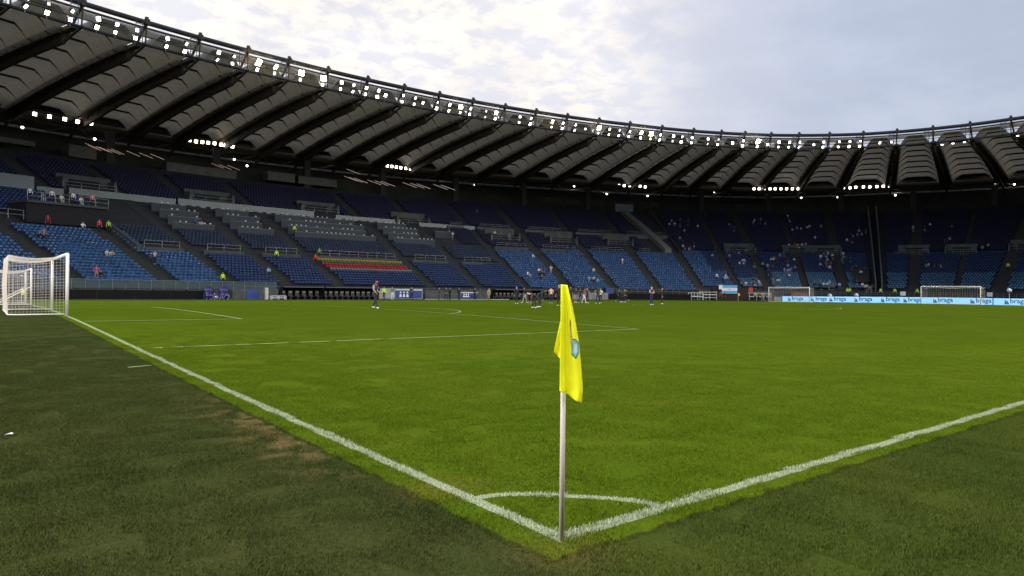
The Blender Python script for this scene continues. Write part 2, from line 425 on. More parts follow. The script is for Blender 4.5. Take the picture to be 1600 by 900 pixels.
def arc_surface(b, th0, th1, step, s0, z0, s1, z1, mi=0):
    n = max(1, int(round((th1-th0)/step)))
    for k in range(n):
        a, c = th0+(th1-th0)*k/n, th0+(th1-th0)*(k+1)/n
        b.quad(bowl(c, s0, z0), bowl(a, s0, z0), bowl(a, s1, z1), bowl(c, s1, z1), mi)
b = MB()
for i in range(NROW):
    s = i*DEP; z = 1.6+RIS*i
    arc_surface(b, -2, 135, 0.75, s, z-RIS-(0.2 if i == 0 else 0), s, z)          # riser
    arc_surface(b, -2, 135, 0.75, s, z, s+DEP, z)          # tread
b.build('terrace', M_CONC, stand)
b = MB(); arc_surface(b, 135, 358, 3.0, 0, 1.2, NROW*DEP, 1.2+RIS*NROW); b.build('far_terrace', mat('terrace_mass', (0.03, 0.05, 0.12), 0.9, var=0.2, scale=0.6), stand)
b = MB()
arc_surface(b, -2, 135, 0.75, -1.2, -0.05, -1.2, 1.1); arc_surface(b, -2, 135, 0.75, -1.2, 1.1, 0, 1.1)
arc_surface(b, 135, 358, 3.0, -1.2, -0.05, -1.2, 1.45); arc_surface(b, 135, 358, 3.0, -1.2, 1.45, 0, 1.45)
b.build('front_wall', mat('front_wall', (0.05, 0.055, 0.052), 0.85, var=0.25, scale=0.4), stand)
# stairways: half-height steps between the seat blocks
for th, w in AISLES:
    b = MB(); w2 = w*1.0
    top = 44 if th < 55 or th > 111 else 41
    for i in range(int(top/DEP)*2):
        s = i*DEP/2; z = 1.6 + RIS*(i//2) + (RIS/2 if i % 2 else 0) + 0.012
        p = bowl(th, s+DEP/4, z); b.box(p+np.array([0,0,-0.09]), (2*w2, DEP/2-0.006, 0.18), 0, (tangent(th, s), outward(th, s), (0,0,1)))
    b.build('stairway', M_STEP, stand)

# ------------------------------------------------------------------ seats
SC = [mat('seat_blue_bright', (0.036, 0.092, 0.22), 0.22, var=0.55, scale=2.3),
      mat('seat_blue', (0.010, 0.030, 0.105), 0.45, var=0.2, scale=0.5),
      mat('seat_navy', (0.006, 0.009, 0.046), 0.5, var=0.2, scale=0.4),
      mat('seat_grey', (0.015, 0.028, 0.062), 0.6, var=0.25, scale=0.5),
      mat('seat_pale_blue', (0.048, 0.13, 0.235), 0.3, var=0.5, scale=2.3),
      mat('seat_yellow', (0.34, 0.20, 0.02), 0.5, var=0.2), mat('seat_red', (0.32, 0.012, 0.02), 0.5, var=0.2),
      mat('seat_white', (0.16, 0.16, 0.17), 0.5, var=0.1), mat('seat_green', (0.02, 0.12, 0.05), 0.5, var=0.2)]
VOMS = [(60.4, 21.5, 26.2), (67.6, 21.5, 26.2), (74.6, 21.5, 26.2), (83.5, 27.5, 31.5), (92.0, 30.0, 33.0), (101, 30, 33), (109.5, 30, 33), (36.5, 19, 22), (32.5, 19, 22), (44.5, 19, 22.5), (20.5, 19, 22),(14.2, 19, 22), (6, 20, 23.5)]
def zone(th, s):
    if 24.2 < th < 27.0: return None
    for t, a, c in VOMS:
        hw = 2.2 if t < 55 else 1.9
        if abs(th-t) < hw and a-1.2 < s < c: return None
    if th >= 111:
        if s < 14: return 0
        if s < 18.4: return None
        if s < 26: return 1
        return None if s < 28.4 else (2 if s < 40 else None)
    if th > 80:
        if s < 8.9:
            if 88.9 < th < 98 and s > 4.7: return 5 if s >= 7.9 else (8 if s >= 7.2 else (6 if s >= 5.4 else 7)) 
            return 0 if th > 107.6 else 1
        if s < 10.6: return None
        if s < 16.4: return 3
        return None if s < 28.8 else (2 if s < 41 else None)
    if th > 53.4:
        lo = 16.0 if th > 68 else 17.0
        if s < lo:
            if th > 77.5: return 1 if s < 9 else (None if s < 10.4 else 3)
            return 0
        if s < lo+2: return None
        if 53.4 < th < 57.5 and s > 19: return None
        if s < 26.4: return 2
        return None if s < 28.2 else (2 if s < 43 else None)
    if s < 1.5: return None
    if s < 8.2: return 4 if th < 41.5 else (4 if s < 5 and th < 47 else 0 if th > 47.4 else 1)
    if s < 18.6: return 0 if th > 50 else 1
    return None if s < 19.4 else 2
# one seat: shell with bent back, seat folded up, feet (local: x right, y back, z up; origin on the tread)
def seat_mesh_np():
    b = MB()
    def slab(p0, p1, w0, w1, t):
        # p = (y, z); a board between two profile points
        (ya, za), (yb, zb) = p0, p1
        d = np.array([yb-ya, zb-za]); d /= np.linalg.norm(d); n = np.array([-d[1], d[0]])*t
        A = [(-w0, ya, za), (w0, ya, za), (w1, yb, zb), (-w1, yb, zb)]
        B = [(p[0], p[1]+n[0], p[2]+n[1]) for p in A]
        k = len(b.v); b.v += A+B
        for f in ((0,1,2,3), (7,6,5,4), (0,4,5,1), (1,5,6,2), (2,6,7,3), (3,7,4,0)): b.f.append(tuple(k+i for i in f)); b.m.append(0)
    slab((0.50, 0.40), (0.60, 0.83), 0.21, 0.19, 0.03)       # back
    slab((0.30, 0.42), (0.22, 0.78), 0.19, 0.20, 0.03) if False else slab((0.47, 0.42), (0.34, 0.74), 0.20, 0.19, 0.035)   # folded pan
    return b
sb = seat_mesh_np(); SV = np.array(sb.v); SF = np.array(sb.f)
seats = []      # (dist, th, s, row, idx_in_row, colour)
aisle = sorted(AISLES)
for r in range(NROW):
    s = r*DEP; th = -1.8; k = 0
    while th < 131:
        t = math.radians(th); ds = math.hypot((A0+s)*math.sin(t), (B0+s)*math.cos(t))
        c = zone(th, s+0.1)
        if c is not None and not any(abs(th-a)*math.pi/180*ds < w+0.25 for a, w in aisle):
            P = bowl(th, s+0.05, 1.6+RIS*r); u, v, Z = project(P)
            if -260 < u < 1860 and Z > 0: seats.append((Z, th, s, r, k, c, P, u, v))
        th += math.degrees(0.52/ds); k += 1
# the 300 nearest in view are seats of their own: the lowest rows of the far left blocks
infr = sorted([q for q in seats if 96 < q[7] < 1600], key=lambda q: (np.linalg.norm(q[6]-CAM)))
near_ids = {(q[3], q[4]) for q in infr[:300]}
BLK = [(118.9, 'beyond the near goal'), (112.6, 'just right of the near goal'), (107.6, 'above the end of the long black board')]
sbm = sb.mesh('stadium_seat', SC[0], False); seatmeshes = {}
near_list = []
allV, allF, allM = [], [], []; nb = 0
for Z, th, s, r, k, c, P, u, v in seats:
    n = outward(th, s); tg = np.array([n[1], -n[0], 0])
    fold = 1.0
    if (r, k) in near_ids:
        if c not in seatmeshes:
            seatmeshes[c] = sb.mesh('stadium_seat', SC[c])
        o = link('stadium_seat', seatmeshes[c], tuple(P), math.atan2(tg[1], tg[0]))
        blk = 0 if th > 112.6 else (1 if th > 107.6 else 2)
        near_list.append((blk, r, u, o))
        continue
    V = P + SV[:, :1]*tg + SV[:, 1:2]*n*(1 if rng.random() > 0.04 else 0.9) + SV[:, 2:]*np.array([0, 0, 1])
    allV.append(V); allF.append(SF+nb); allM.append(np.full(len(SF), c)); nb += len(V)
near_list.sort(key=lambda q: q[:3]); kk = {}
for blk, r, u, o in near_list:
    k = kk.get((blk, r), 0); kk[(blk, r)] = k+1
    tag(o, f'blue folding seat, {ordinal(k)} from the left in {ordinal(r)} row up, {ordinal(blk)} block past the goal', 'seat', 'blue folding seats in the lowest rows of the far left blocks')
def np_mesh(name, V, F, Mi, mats):
    me = bpy.data.meshes.new(name); nv, nf = len(V), len(F); k = F.shape[1]
    me.vertices.add(nv); me.vertices.foreach_set('co', V.astype(np.float32).ravel())
    me.loops.add(nf*k); me.loops.foreach_set('vertex_index', F.astype(np.int32).ravel())
    me.polygons.add(nf); me.polygons.foreach_set('loop_start', np.arange(0, nf*k, k, dtype=np.int32))
    me.polygons.foreach_set('material_index', Mi.astype(np.int32))
    for m in mats: me.materials.append(m)
    me.update(calc_edges=True); me.validate(); return me
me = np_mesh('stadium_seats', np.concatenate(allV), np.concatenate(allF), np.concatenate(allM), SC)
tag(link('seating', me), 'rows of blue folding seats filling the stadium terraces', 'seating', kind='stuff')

# ------------------------------------------------------------------ terrace furniture: walls, railings, vomitories, press desks
def arc_box(b, th0, th1, s0, s1, z0, z1, step=0.75, mi=0):
    arc_surface(b, th0, th1, step, s0, z0, s0, z1, mi); arc_surface(b, th0, th1, step, s0, z1, s1, z1, mi)
    arc_surface(b, th0, th1, step, s1, z1, s1, z0, mi)
    for th, f in ((th0, 1), (th1, -1)):
        q = [bowl(th, s0, z0), bowl(th, s1, z0), bowl(th, s1, z1), bowl(th, s0, z1)]
        b.poly(q if f > 0 else q[::-1], mi)
def Zs(s): return 1.6+0.47*s
def railing(th0, th1, s, z, h=1.0, step=1.0, name='railing', glass=False, r=0.03):
    b = MB(); n = max(1, int((th1-th0)/step)); ths = [th0+(th1-th0)*k/n for k in range(n+1)]
    for t in ths: b.bar(bowl(t, s, z), bowl(t, s, z+h), r*1.7, r*1.7)
    for hh in ((h, h*0.5) if not glass else (h,)):
        for k in range(n): b.bar(bowl(ths[k], s, z+hh), bowl(ths[k+1], s, z+hh), r*1.4)
    o = b.build(name, M_RAIL, stand)
    if glass:
        g = MB(); arc_surface(g, th0, th1, step, s+0.04, z+0.08, s+0.04, z+h-0.05); g.build('glass_panel', M_TEAL2, o)
M_TEAL2 = mat('balustrade_glass', (0.22, 0.34, 0.36), 0.1, var=0.1, alpha=0.22)
railing(104.5, 127, -1.15, 1.1, 1.05, 0.9, glass=True)
railing(80, 104.0, -1.15, 1.1, 0.5, 1.2, r=0.025)
railing(47, 76, -1.15, 1.1, 0.9, 1.0)
railing(2, 46, -1.15, 1.1, 0.8, 1.0)
# parapets between the tiers
def parapet(th0, th1, s, zt, rail=True, m=M_WALLC, w=0.35, h=0.9, name='parapet'):
    b = MB(); arc_box(b, th0, th1, s, s+w, Zs(s)-0.6, Zs(s)+zt); o = b.build(name, m, stand)
    if rail: railing(th0+0.3, th1-0.3, s+w/2, Zs(s)+zt, h, 0.9)
aed = [a for a, _ in sorted(AISLES)]
def spans(lo, hi, gap=0.75):
    e = [lo]+[a for a in aed if lo < a < hi]+[hi]
    return [(e[k]+(gap if k else 0), e[k+1]-(gap if k < len(e)-2 else 0)) for k in range(len(e)-1) if e[k+1]-e[k] > 2]
for a, c in spans(79, 111.5): parapet(a, c, 9.3, 0.62)
for a, c in spans(57, 79): parapet(a, c, 17.6, 0.45, h=0.8)
for a, c in spans(53.4, 80): parapet(a, c, 26.9, 0.75, h=0.7, m=mat('parapet_dim', (0.10, 0.11, 0.11), 0.85, var=0.2))
for a, c in ((2, 5), (12.2, 15.4), (18.3, 23.4), (30.6, 38.6), (41.5, 46.5)): parapet(a, c, 18.9, 0.2, h=0.9, m=mat('parapet_dark', (0.05, 0.055, 0.05), 0.85, var=0.2))
# stair cheek walls, sloping concrete ramp between the long side and the curved end
def ramp_wall(th, s0, s1, h, w=0.4, name='cheek_wall', m=M_WALLC, th2=None):
    th2 = th if th2 is None else th2; n = 14; b = MB()
    for k in range(n):
        a, c = k/n, (k+1)/n; sa, sc_ = s0+(s1-s0)*a, s0+(s1-s0)*c; ta, tc_ = th+(th2-th)*a, th+(th2-th)*c
        P, Q = bowl(ta, sa), bowl(tc_, sc_); T = tangent(ta, sa)*w/2; up = np.array([0, 0, h]); dn = np.array([0, 0, -0.5])
        b.quad(P-T+dn, P-T+up, Q-T+up, Q-T+dn); b.quad(P+T+up, P+T+dn, Q+T+dn, Q+T+up); b.quad(P-T+up, P+T+up, Q+T+up, Q-T+up)
    b.quad(bowl(th, s0)-T+dn, bowl(th, s0)+T+dn, bowl(th, s0)+T+up, bowl(th, s0)-T+up)
    b.build(name, m, stand)
ramp_wall(54.6, 18.5, 44.5, 1.0, 1.6, 'ramp_wall', mat('ramp_concrete', (0.17, 0.165, 0.15), 0.85, var=0.2), 57.2)
ramp_wall(53.0, 18.5, 44.5, 0.7, 0.5, 'ramp_wall', M_STEP, 53.6)
ramp_wall(111.7, 9.0, 17, 0.9, 0.5); ramp_wall(25.2, 1.0, 44, 2.2, 0.25, 'segregation_fence', mat('fence_mesh', (0.06, 0.08, 0.075), 0.6, var=0.2)); ramp_wall(26.2, 1.0, 44, 2.2, 0.25, 'segregation_fence', MATS['fence_mesh'])
# dark sheet just above the steps beside the segregation fence
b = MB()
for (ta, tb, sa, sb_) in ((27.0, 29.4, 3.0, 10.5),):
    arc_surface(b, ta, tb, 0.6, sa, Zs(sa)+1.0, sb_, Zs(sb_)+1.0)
b.build('dark_sheet', M_DARK, stand)
# vomitory boxes
M_VOM = mat('vomitory_wall', (0.075, 0.088, 0.080), 0.85, var=0.25, scale=0.8)
for t, sa, sc_ in VOMS:
    hw = 2.1 if t < 55 else 1.7
    b = MB(); z0, z1 = Zs(sa)-0.4, Zs(sa)+2.3
    up = 1 if 55 < t else 0
    arc_box(b, t-hw, t+hw, sc_-1.0, sc_-0.6, z0, Zs(sc_)+0.9, 0.6, 0)                # back parapet above the doorway
    for tt in (t-hw, t+hw-0.18): arc_box(b, tt, tt+0.18, sa, sc_-0.6, z0, z1-0.9+0.3, 0.18, 0)
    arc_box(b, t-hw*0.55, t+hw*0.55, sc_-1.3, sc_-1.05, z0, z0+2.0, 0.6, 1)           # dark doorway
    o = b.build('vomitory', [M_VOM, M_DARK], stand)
    railing(t-hw, t+hw, sa, z0+0.4, 1.0, 0.9)
# glass screens high on the long side
for a, c, s, z, h in ((111.8, 113.4, 27.0, Zs(26.6), 1.0), (113.6, 117.4, 26.8, Zs(26.6), 2.2), (104.2, 111.3, 27.8, Zs(27.5), 1.0), (93, 104, 28.0, Zs(27.5), 1.2), (84.8, 91, 28.0, Zs(27.5), 0.9), (118, 124, 26.6, Zs(26.4), 1.1), (77, 83, 27.2, Zs(27), .8)):
    b = MB(); arc_box(b, a, c, s, s+0.12, z, z+h); b.build('glass_screen', M_TEAL, stand)
# covered balcony left of the first stairway: dark opening, roof slab, railing
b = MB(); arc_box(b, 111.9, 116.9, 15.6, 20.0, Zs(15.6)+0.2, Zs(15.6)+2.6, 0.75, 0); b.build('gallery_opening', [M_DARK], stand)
b = MB(); arc_box(b, 111.9, 116.9, 15.3, 19.6, Zs(15.6)+2.65, Zs(15.6)+2.95, 0.75, 0); b.build('gallery_slab', [M_WALLC], stand)
railing(111.9, 116.9, 15.4, Zs(15.6)+2.95, 1.0, 0.8); railing(117.2, 126, 15.0, Zs(15)+0.7, 1.1, 0.8)
# press desks
M_DESK = mat('desk_front', (0.020, 0.030, 0.040), 0.6, var=0.15); M_DTOP = mat('desk_top', (0.16, 0.18, 0.19), 0.4, var=0.1)
DESKROWS = [(17.2, 83.5, 107), (19.6, 82.5, 108.2), (22.0, 80.5, 109), (24.4, 84.5, 109.6)]
monspots = []
for di, (s, lo, hi) in enumerate(DESKROWS):
    for a, c in spans(lo, hi, 0.9):
        if c-a < 1.5: continue
        a += 0.4*(di % 2); z = Zs(s)+0.35
        b = MB(); arc_box(b, a, c, s, s+0.08, z-0.6, z+0.75); o = b.build('press_desk', M_DESK, stand)
        b = MB(); arc_box(b, a, c, s-0.05, s+0.55, z+0.76, z+0.80); b.build('desk_top', M_DTOP, o)
        t = a+0.3
        while t < c-0.3:
            if random.random() < 0.8: monspots.append((di, t, s+0.2, z+0.8))
            t += random.choice([0.42, 0.42, 0.42, 1.0])

# outer structure behind the seats: back wall, deck, columns
M_BACK = mat('back_wall', (0.035, 0.035, 0.028), 0.9, var=0.3, scale=0.3)
b = MB(); arc_surface(b, -2, 135, 1.5, 47, 22.6, 50.5, 22.8); arc_surface(b, -2, 135, 1.5, 50.5, 22.8, 50.5, 26.2)
arc_surface(b, -2, 135, 1.5, 50.5, 26.2, 58, 26.2); arc_surface(b, -2, 135, 1.5, 58, 26.2, 58, 34)
arc_surface(b, 135, 358, 3, 46, 24, 50, 34)
b.build('back_wall', M_BACK, stand)
b = MB(); arc_surface(b, 52, 66, 1, 50.3, 24.4, 50.3, 26.0); b.build('back_panel', mat('back_panel', (0.06, 0.05, 0.03), 0.9, var=0.4, scale=0.5), stand)
# pale glazed booths under the roof on the long side
M_BOOTH = mat('booth_front', (0.08, 0.08, 0.07), 0.5, var=0.25, scale=0.7)
for a, c, s, z0, z1 in ((106.3, 108.0, 45, 22.9, 24.9), (96.4, 101.6, 45, 22.6, 24.3), (91.5, 93.8, 45.5, 23.4, 25.2), (87.8, 91.2, 45.5, 23.4, 25.0), (110.0, 112.6, 45, 23.6, 24.4)):
    b = MB(); arc_box(b, a, c, s, s+2.5, z0, z1); b.build('booth', M_BOOTH, stand)
M_COL = mat('column_dark', (0.035, 0.033, 0.032), 0.7, var=0.2)
for t in (124, 113.2, 105.3, 97.8, 90.4, 83.4, 76, 68.5, 61, 47, 38.5, 29.5, 20.8, 11.5, 3.5):
    b = MB(); p = bowl(t, 46.0, 22.0); b.box(p+np.array([0,0,3.2]), (1.3, 1.0, 6.4), 0, (tangent(t, 46), outward(t, 46), (0,0,1)))
    b.box(p+np.array([0,0,0.4]), (2.1, 1.7, 0.8), 0, (tangent(t, 46), outward(t, 46), (0,0,1)))
    b.build('column', M_COL, stand)
# teal sign box standing on the ramp
b = MB(); b.box(bowl(57.0, 42.5, Zs(42.5)+1.6), (5.0, 0.4, 2.0), 0, (tangent(57, 42), outward(57, 42), (0,0,1))); b.build('ramp_screen', M_TEAL, stand)

# ------------------------------------------------------------------ roof
NODES = [5.2, 11.1, 16.6, 22.0, 27.1, 32.2, 36.8, 41.0, 44.9, 48.4, 52.5, 57.1, 61.7, 66.0, 70.3, 74.4, 78.3, 82.2, 86.1, 90.0, 93.8, 97.7, 101.3, 104.8, 108.6, 112.5, 116.7, 120.9]
NODES = [-6, -0.4] + NODES + [125.0, 129.3, 133.9]
H1, H2 = 35.0, 30.0
def rin(th): return float(np.interp(th, [-10, 5, 16, 27, 41, 52, 62, 74, 90, 101, 112, 121, 140], [.985, .983, .992, 1.006, 1.01, 1.003, .99, .986, .992, 1.001, 1.017, 1.03, 1.03]))
def rout(th): return float(np.interp(th, [-10, 11, 22, 38, 60, 69, 79, 93, 104, 115, 140], [1.0, 1.0, .99, 1.015, .982, .982, .997, 1.012, 1.02, 1.01, 1.01]))
def dlt(th):
    ph = abs(((th+90) % 180)-90); sg = 1 if (th % 180) < 90 else -1
    return sg*float(np.interp(ph, [0, 11, 16.6, 22, 27, 45, 65, 75, 90], [0, -.5, 0, .9, 1.7, 2.2, 2.2, 2.1, 0]))
def rp(th, t, dz=0.0):
    """point of the roof surface: t=0 at the inner rim, 1 at the outer ring"""
    a = math.radians(th); r = rin(th); P = np.array([CX+100*r*math.cos(a), CY+63.5*r*math.sin(a), H1-2.6])
    a2 = math.radians(th+dlt(th)); r = rout(th+dlt(th)); Q = np.array([CX+145.6*r*math.cos(a2), CY+108.4*r*math.sin(a2), H2])
    return P+(Q-P)*t+np.array([0, 0, dz+1.2*math.sin(math.pi*min(max(t, 0), 1))*0.5])
roof = empty('stadium_roof', (CX, CY, 30), label='ring-shaped stadium roof of radial trusses and pale membrane panels', cat='roof')
M_MEMB = mat('membrane', (0.46, 0.43, 0.36), 0.8, var=0.22, scale=0.9)
def make_translucent(m, fac, col):
    nt = m.node_tree; N, L = nt.nodes, nt.links; tr = N.new('ShaderNodeBsdfTranslucent'); tr.inputs[0].default_value = (*col, 1)
    mx = N.new('ShaderNodeMixShader'); mx.inputs[0].default_value = fac
    L.new(N['Principled BSDF'].outputs[0], mx.inputs[1]); L.new(tr.outputs[0], mx.inputs[2]); L.new(mx.outputs[0], N['Material Output'].inputs[0])
make_translucent(M_MEMB, 0.165, (0.60, 0.52, 0.39))
M_STEEL = mat('dark_steel', (0.12, 0.085, 0.062), 0.65, 0.2, var=0.15)
M_RING = mat('ring_steel', (0.075, 0.075, 0.08), 0.5, 0.4, var=0.15)
M_GAP = mat('gap_shade', (0.03, 0.028, 0.025), 0.9, var=0)  # near-black strips closing the membrane steps: shade of the slits put into colour
M_COVER = mat('roof_cover', (0.05, 0.05, 0.05), 0.9, var=0.1)
UU = [0.0, 0.12, 0.24, 0.5, 0.76, 0.88, 1.0]; HH = [0.0, 0.58, 0.97, 1.0, 0.97, 0.58, 0.0]
NSEG = 8
def bay(t0, t1):
    b = MB(); mg = min(0.55, 0.13*(t1-t0)); last = None
    ta, tb = t0+mg, t1-mg
    for j in range(NSEG):
        s0, s1 = j/NSEG*0.97+0.015, (j+1)/NSEG*0.97+0.015
        hi, ho = 1.62, 1.95
        rows = []
        for s, h in ((s0, hi), ((s0+s1)/2, (hi+ho)/2+0.12), (s1, ho)):
            rows.append([rp(ta+(tb-ta)*u, s, h*q+0.15+0.12*(u if False else 0)) for u, q in zip(UU, HH)])
        for r0, r1 in zip(rows[:-1], rows[1:]):
            for k in range(len(UU)-1): b.quad(r0[k], r0[k+1], r1[k+1], r1[k])
        if last is not None:
            for k in range(len(UU)-1): b.quad(last[k], last[k+1], rows[0][k+1], rows[0][k], 1)
        last = rows[-1]
    return b
for k in range(len(NODES)-1):
    o = bay(NODES[k], NODES[k+1]).build('membrane_panel', [M_MEMB, M_GAP], roof)
# top skin over the whole ring keeps the sky out of the gaps
b = MB(); ring = NODES+[134+4.4*i for i in range(1, 49)]; ring = [t for t in ring if t < 352]+[354.0]
for k in range(len(ring)-1):
    for s0, s1 in ((1.0, 1.35),):
        b.quad(rp(ring[k], s0, 3.1), rp(ring[k+1], s0, 3.1), rp(ring[k+1], s1, 3.1), rp(ring[k], s1, 3.1))
for k in range(len(ring)-1):
    if ring[k] > 133: b.quad(rp(ring[k], 0.0, 0.2), rp(ring[k+1], 0.0, 0.2), rp(ring[k+1], 1, 0.2), rp(ring[k], 1, 0.2))
b.build('top_skin', M_COVER, roof)
# radial trusses
for t in NODES:
    b = MB()
    P = [rp(t, s/10, 0) for s in range(11)]
    T = tangent(t, 20)
    for k in range(10):
        wk = 0.55
        # closed upper box between the membranes
        mid0, mid1 = P[k]+np.array([0,0,0.25]), P[k+1]+np.array([0,0,0.25])
        b.bar(mid0 if k else mid0*0.6+mid1*0.4, mid1, 1.3+0.13*k+0.1 if k else 0.8, 0.8 if k else 0.5)
        if k > 0: b.bar(P[k]+np.array([0,0,-0.5]), P[k+1]+np.array([0,0,-0.5]), 0.48, 1.2)
        b.bar(P[k]+[0,0,-1.05 if k else -0.1], P[k+1]+[0,0,-1.05], 0.42 if k else 0.25, 0.42 if k else 0.25)
        if k == 0: continue
        for sg in (-1, 1):
            m0 = (P[k]+P[k+1])/2+T*sg*0.5
            b.bar(P[k]+[0,0,-1.05], m0, 0.14, 0.14); b.bar(m0, P[k+1]+[0,0,-1.05], 0.14, 0.14)
            e = np.array([0,0,1.1])
            # ragged flange against the panels
            b.bar((P[k]+P[k+1])/2+T*sg*0.62+[0,0,0.1], (P[k]+P[k+1])/2+T*sg*1.15+[0,0,0.35], 0.3, 0.12)
    b.build('radial_truss', M_STEEL, roof)
    # tiny maintenance lights along some of the trusses
def rim(t, dz, dr=0.0):
    a = math.radians(t); r = rin(t); n = outward(t, 3)
    return np.array([CX+100*r*math.cos(a), CY+63.5*r*math.sin(a), H1+dz])+n*dr
fine = []
for k in range(len(NODES)-1):
    for q in range(4): fine.append(NODES[k]+(NODES[k+1]-NODES[k])*q/4)
fine.append(NODES[-1])
rest = [NODES[-1]+i*4.5 for i in range(1, 48)]
b = MB(); b.tube([rim(t, 0) for t in fine+rest], 0.34, 8, closed=True); b.build('inner_ring_beam', M_RING, roof, True)
b = MB(); b.tube([rim(t, -0.62, 0.25) for t in fine], 0.13, 6); b.build('inner_ring_cable', M_RING, roof, True)
b = MB(); b.tube([rim(t, -2.75, 0.3) for t in fine], 0.20, 6); b.build('lower_ring_beam', M_RING, roof, True)
b = MB(); b.tube([rim(t, -2.1, -0.9) for t in fine], 0.07, 5); b.build('lamp_rail', M_RAIL, roof, True)
# translucent rim fascia lit by the sky
fm = mat('rim_glazing', (0.85, 0.86, 0.88), 0.3, var=0.05)
nt = fm.node_tree; nt.nodes['Principled BSDF'].inputs['Transmission Weight'].default_value = 0.0
tr = nt.nodes.new('ShaderNodeBsdfTranslucent'); tr.inputs[0].default_value = (0.95, 0.95, 0.97, 1); mx = nt.nodes.new('ShaderNodeMixShader'); mx.inputs[0].default_value = 0.95
nt.links.new(nt.nodes['Principled BSDF'].outputs[0], mx.inputs[1]); nt.links.new(tr.outputs[0], mx.inputs[2]); nt.links.new(mx.outputs[0], nt.nodes['Material Output'].inputs[0])
for k in range(len(NODES)-1):
    b = MB(); a, c = NODES[k]+0.35, NODES[k+1]-0.35
    for q in range(4):
        t0, t1 = a+(c-a)*q/4, a+(c-a)*(q+1)/4
        b.quad(rim(t0, -0.98, 0.75), rim(t1, -0.98, 0.75), rim(t1, -0.42, 1.0), rim(t0, -0.42, 1.0))
    b.build('rim_glazing', fm, roof)
# membrane closing strip between rim and first panels, and node castings with ladders
for k in range(len(NODES)-1):
    b = MB()
    for q in range(4):
        t0, t1 = NODES[k]+(NODES[k+1]-NODES[k])*q/4, NODES[k]+(NODES[k+1]-NODES[k])*(q+1)/4
        b.quad(rim(t0, -0.15, 2.0), rim(t1, -0.15, 2.0), rp(t1, 0.06, 1.6), rp(t0, 0.06, 1.6))
    b.build('rim_panel', M_MEMB, roof)
for t in NODES:
    b = MB(); T = tangent(t, 3); n = outward(t, 3)
    p = rim(t, 0); b.box(p+[0,0,0.05], (0.55, 0.7, 0.7), 0, (T, n, (0,0,1))); b.box(p+[0,0,0.55], (0.35, 0.35, 0.3), 0, (T, n, (0,0,1)))
    b.bar(p, rim(t, -2.75, 0.3), 0.15, 0.15); b.bar(p, rp(t, 0.06, 0.4), 0.25, 0.25)
    b.build('ring_node', M_STEEL, roof)
    b = MB()
    for sg in (0.7, 1.5): b.bar(rim(t, -0.3, -0.5)+T*sg, rim(t, -2.9, -0.5)+T*sg, 0.09, 0.09)
    for h in range(6): b.bar(rim(t, -0.6-0.42*h, -0.5)+T*0.7, rim(t, -0.6-0.42*h, -0.5)+T*1.5, 0.06, 0.06)
    b.build('access_ladder', M_RAIL, roof)
# outer rings, struts and soffit beyond
b = MB(); b.tube([rp(t, 1.0, 0.1) for t in fine], 0.75, 8); b.build('outer_ring_beam', M_STEEL, roof, True)
b = MB(); b.tube([rp(t, 1.10, -1.0) for t in fine], 0.26, 6); b.build('outer_ring_tube', M_RAIL2 if False else mat('pale_tube', (0.36, 0.35, 0.33), 0.5, 0.2, var=0.1), roof, True)
for k, t in enumerate(NODES):
    b = MB(); p = rp(t, 1.0, -0.3)
    for dt in (-1.6, 1.6): b.bar(p, rp(t+dt, 1.12, -0.9), 0.3, 0.3)
    b.bar(p, rp(t, 1.16, -3.0), 0.4, 0.4); b.bar(rp(t, 1.0, 1.5), rp(t, 1.3, 1.2), 0.8, 1.2)
    b.build('strut', M_STEEL, roof)
b = MB()
for k in range(len(fine)-1):
    b.quad(rp(fine[k], 1.02, 1.6), rp(fine[k+1], 1.02, 1.6), rp(fine[k+1], 1.14, 0.9), rp(fine[k], 1.14, 0.9))
b.build('outer_soffit', mat('outer_soffit', (0.30, 0.28, 0.25), 0.8, var=0.2), roof)

# ------------------------------------------------------------------ floodlights on the inner rim
M_LENS = mat('lamp_lens', (1, 1, 1), 0.3, emit=9.0, ecol=(1.0, 0.90, 0.72), var=0)
M_LENSM = mat('lamp_lens_mid', (1, 1, 1), 0.3, emit=5.0, ecol=(1.0, 0.92, 0.80), var=0)
M_LENSW = mat('lamp_lens_dim', (0.6, 0.6, 0.6), 0.3, emit=1.2, ecol=(1.0, 0.9, 0.75), var=0)
M_LENSH = mat('lamp_lens_hot', (1, 1, 1), 0.3, emit=40.0, ecol=(1.0, 0.82, 0.50), var=0)
M_HOUS = mat('lamp_housing', (0.06, 0.06, 0.065), 0.5, 0.5, var=0)
def head_mesh(w=0.50, h=0.56, d=0.35):
    b = MB(); b.box((0, 0.1, 0), (w, d, h)); b.box((0, 0.34, 0), (w*0.6, 0.2, h*0.6))
    for sx in (-1, 1): b.box((sx*(w/2+0.04), 0.1, 0.12), (0.04, 0.08, h+0.25))
    return b
def lens_mesh(w=0.50, h=0.56, d=0.35):
    b = MB(); b.box((0, -d/2+0.08, 0), (w*0.92, 0.05, h*0.92)); return b
HEAD = head_mesh().mesh('lamp_head', M_HOUS); LENS = lens_mesh().mesh('lens', M_LENS); LENSM = lens_mesh().mesh('lens', M_LENSM); LENSW = lens_mesh().mesh('lens', M_LENSW); LENSH = lens_mesh(0.95, 1.0).mesh('lens', M_LENSH)
brk = MB(); brk.bar((0, 0.25, -1.2), (0, 0.25, 1.0), 0.09, 0.09); brk.bar((-0.45, 0.25, 0.0), (0.45, 0.25, 0.0), 0.07, 0.07); BRK = brk.mesh('bracket', M_RAIL)
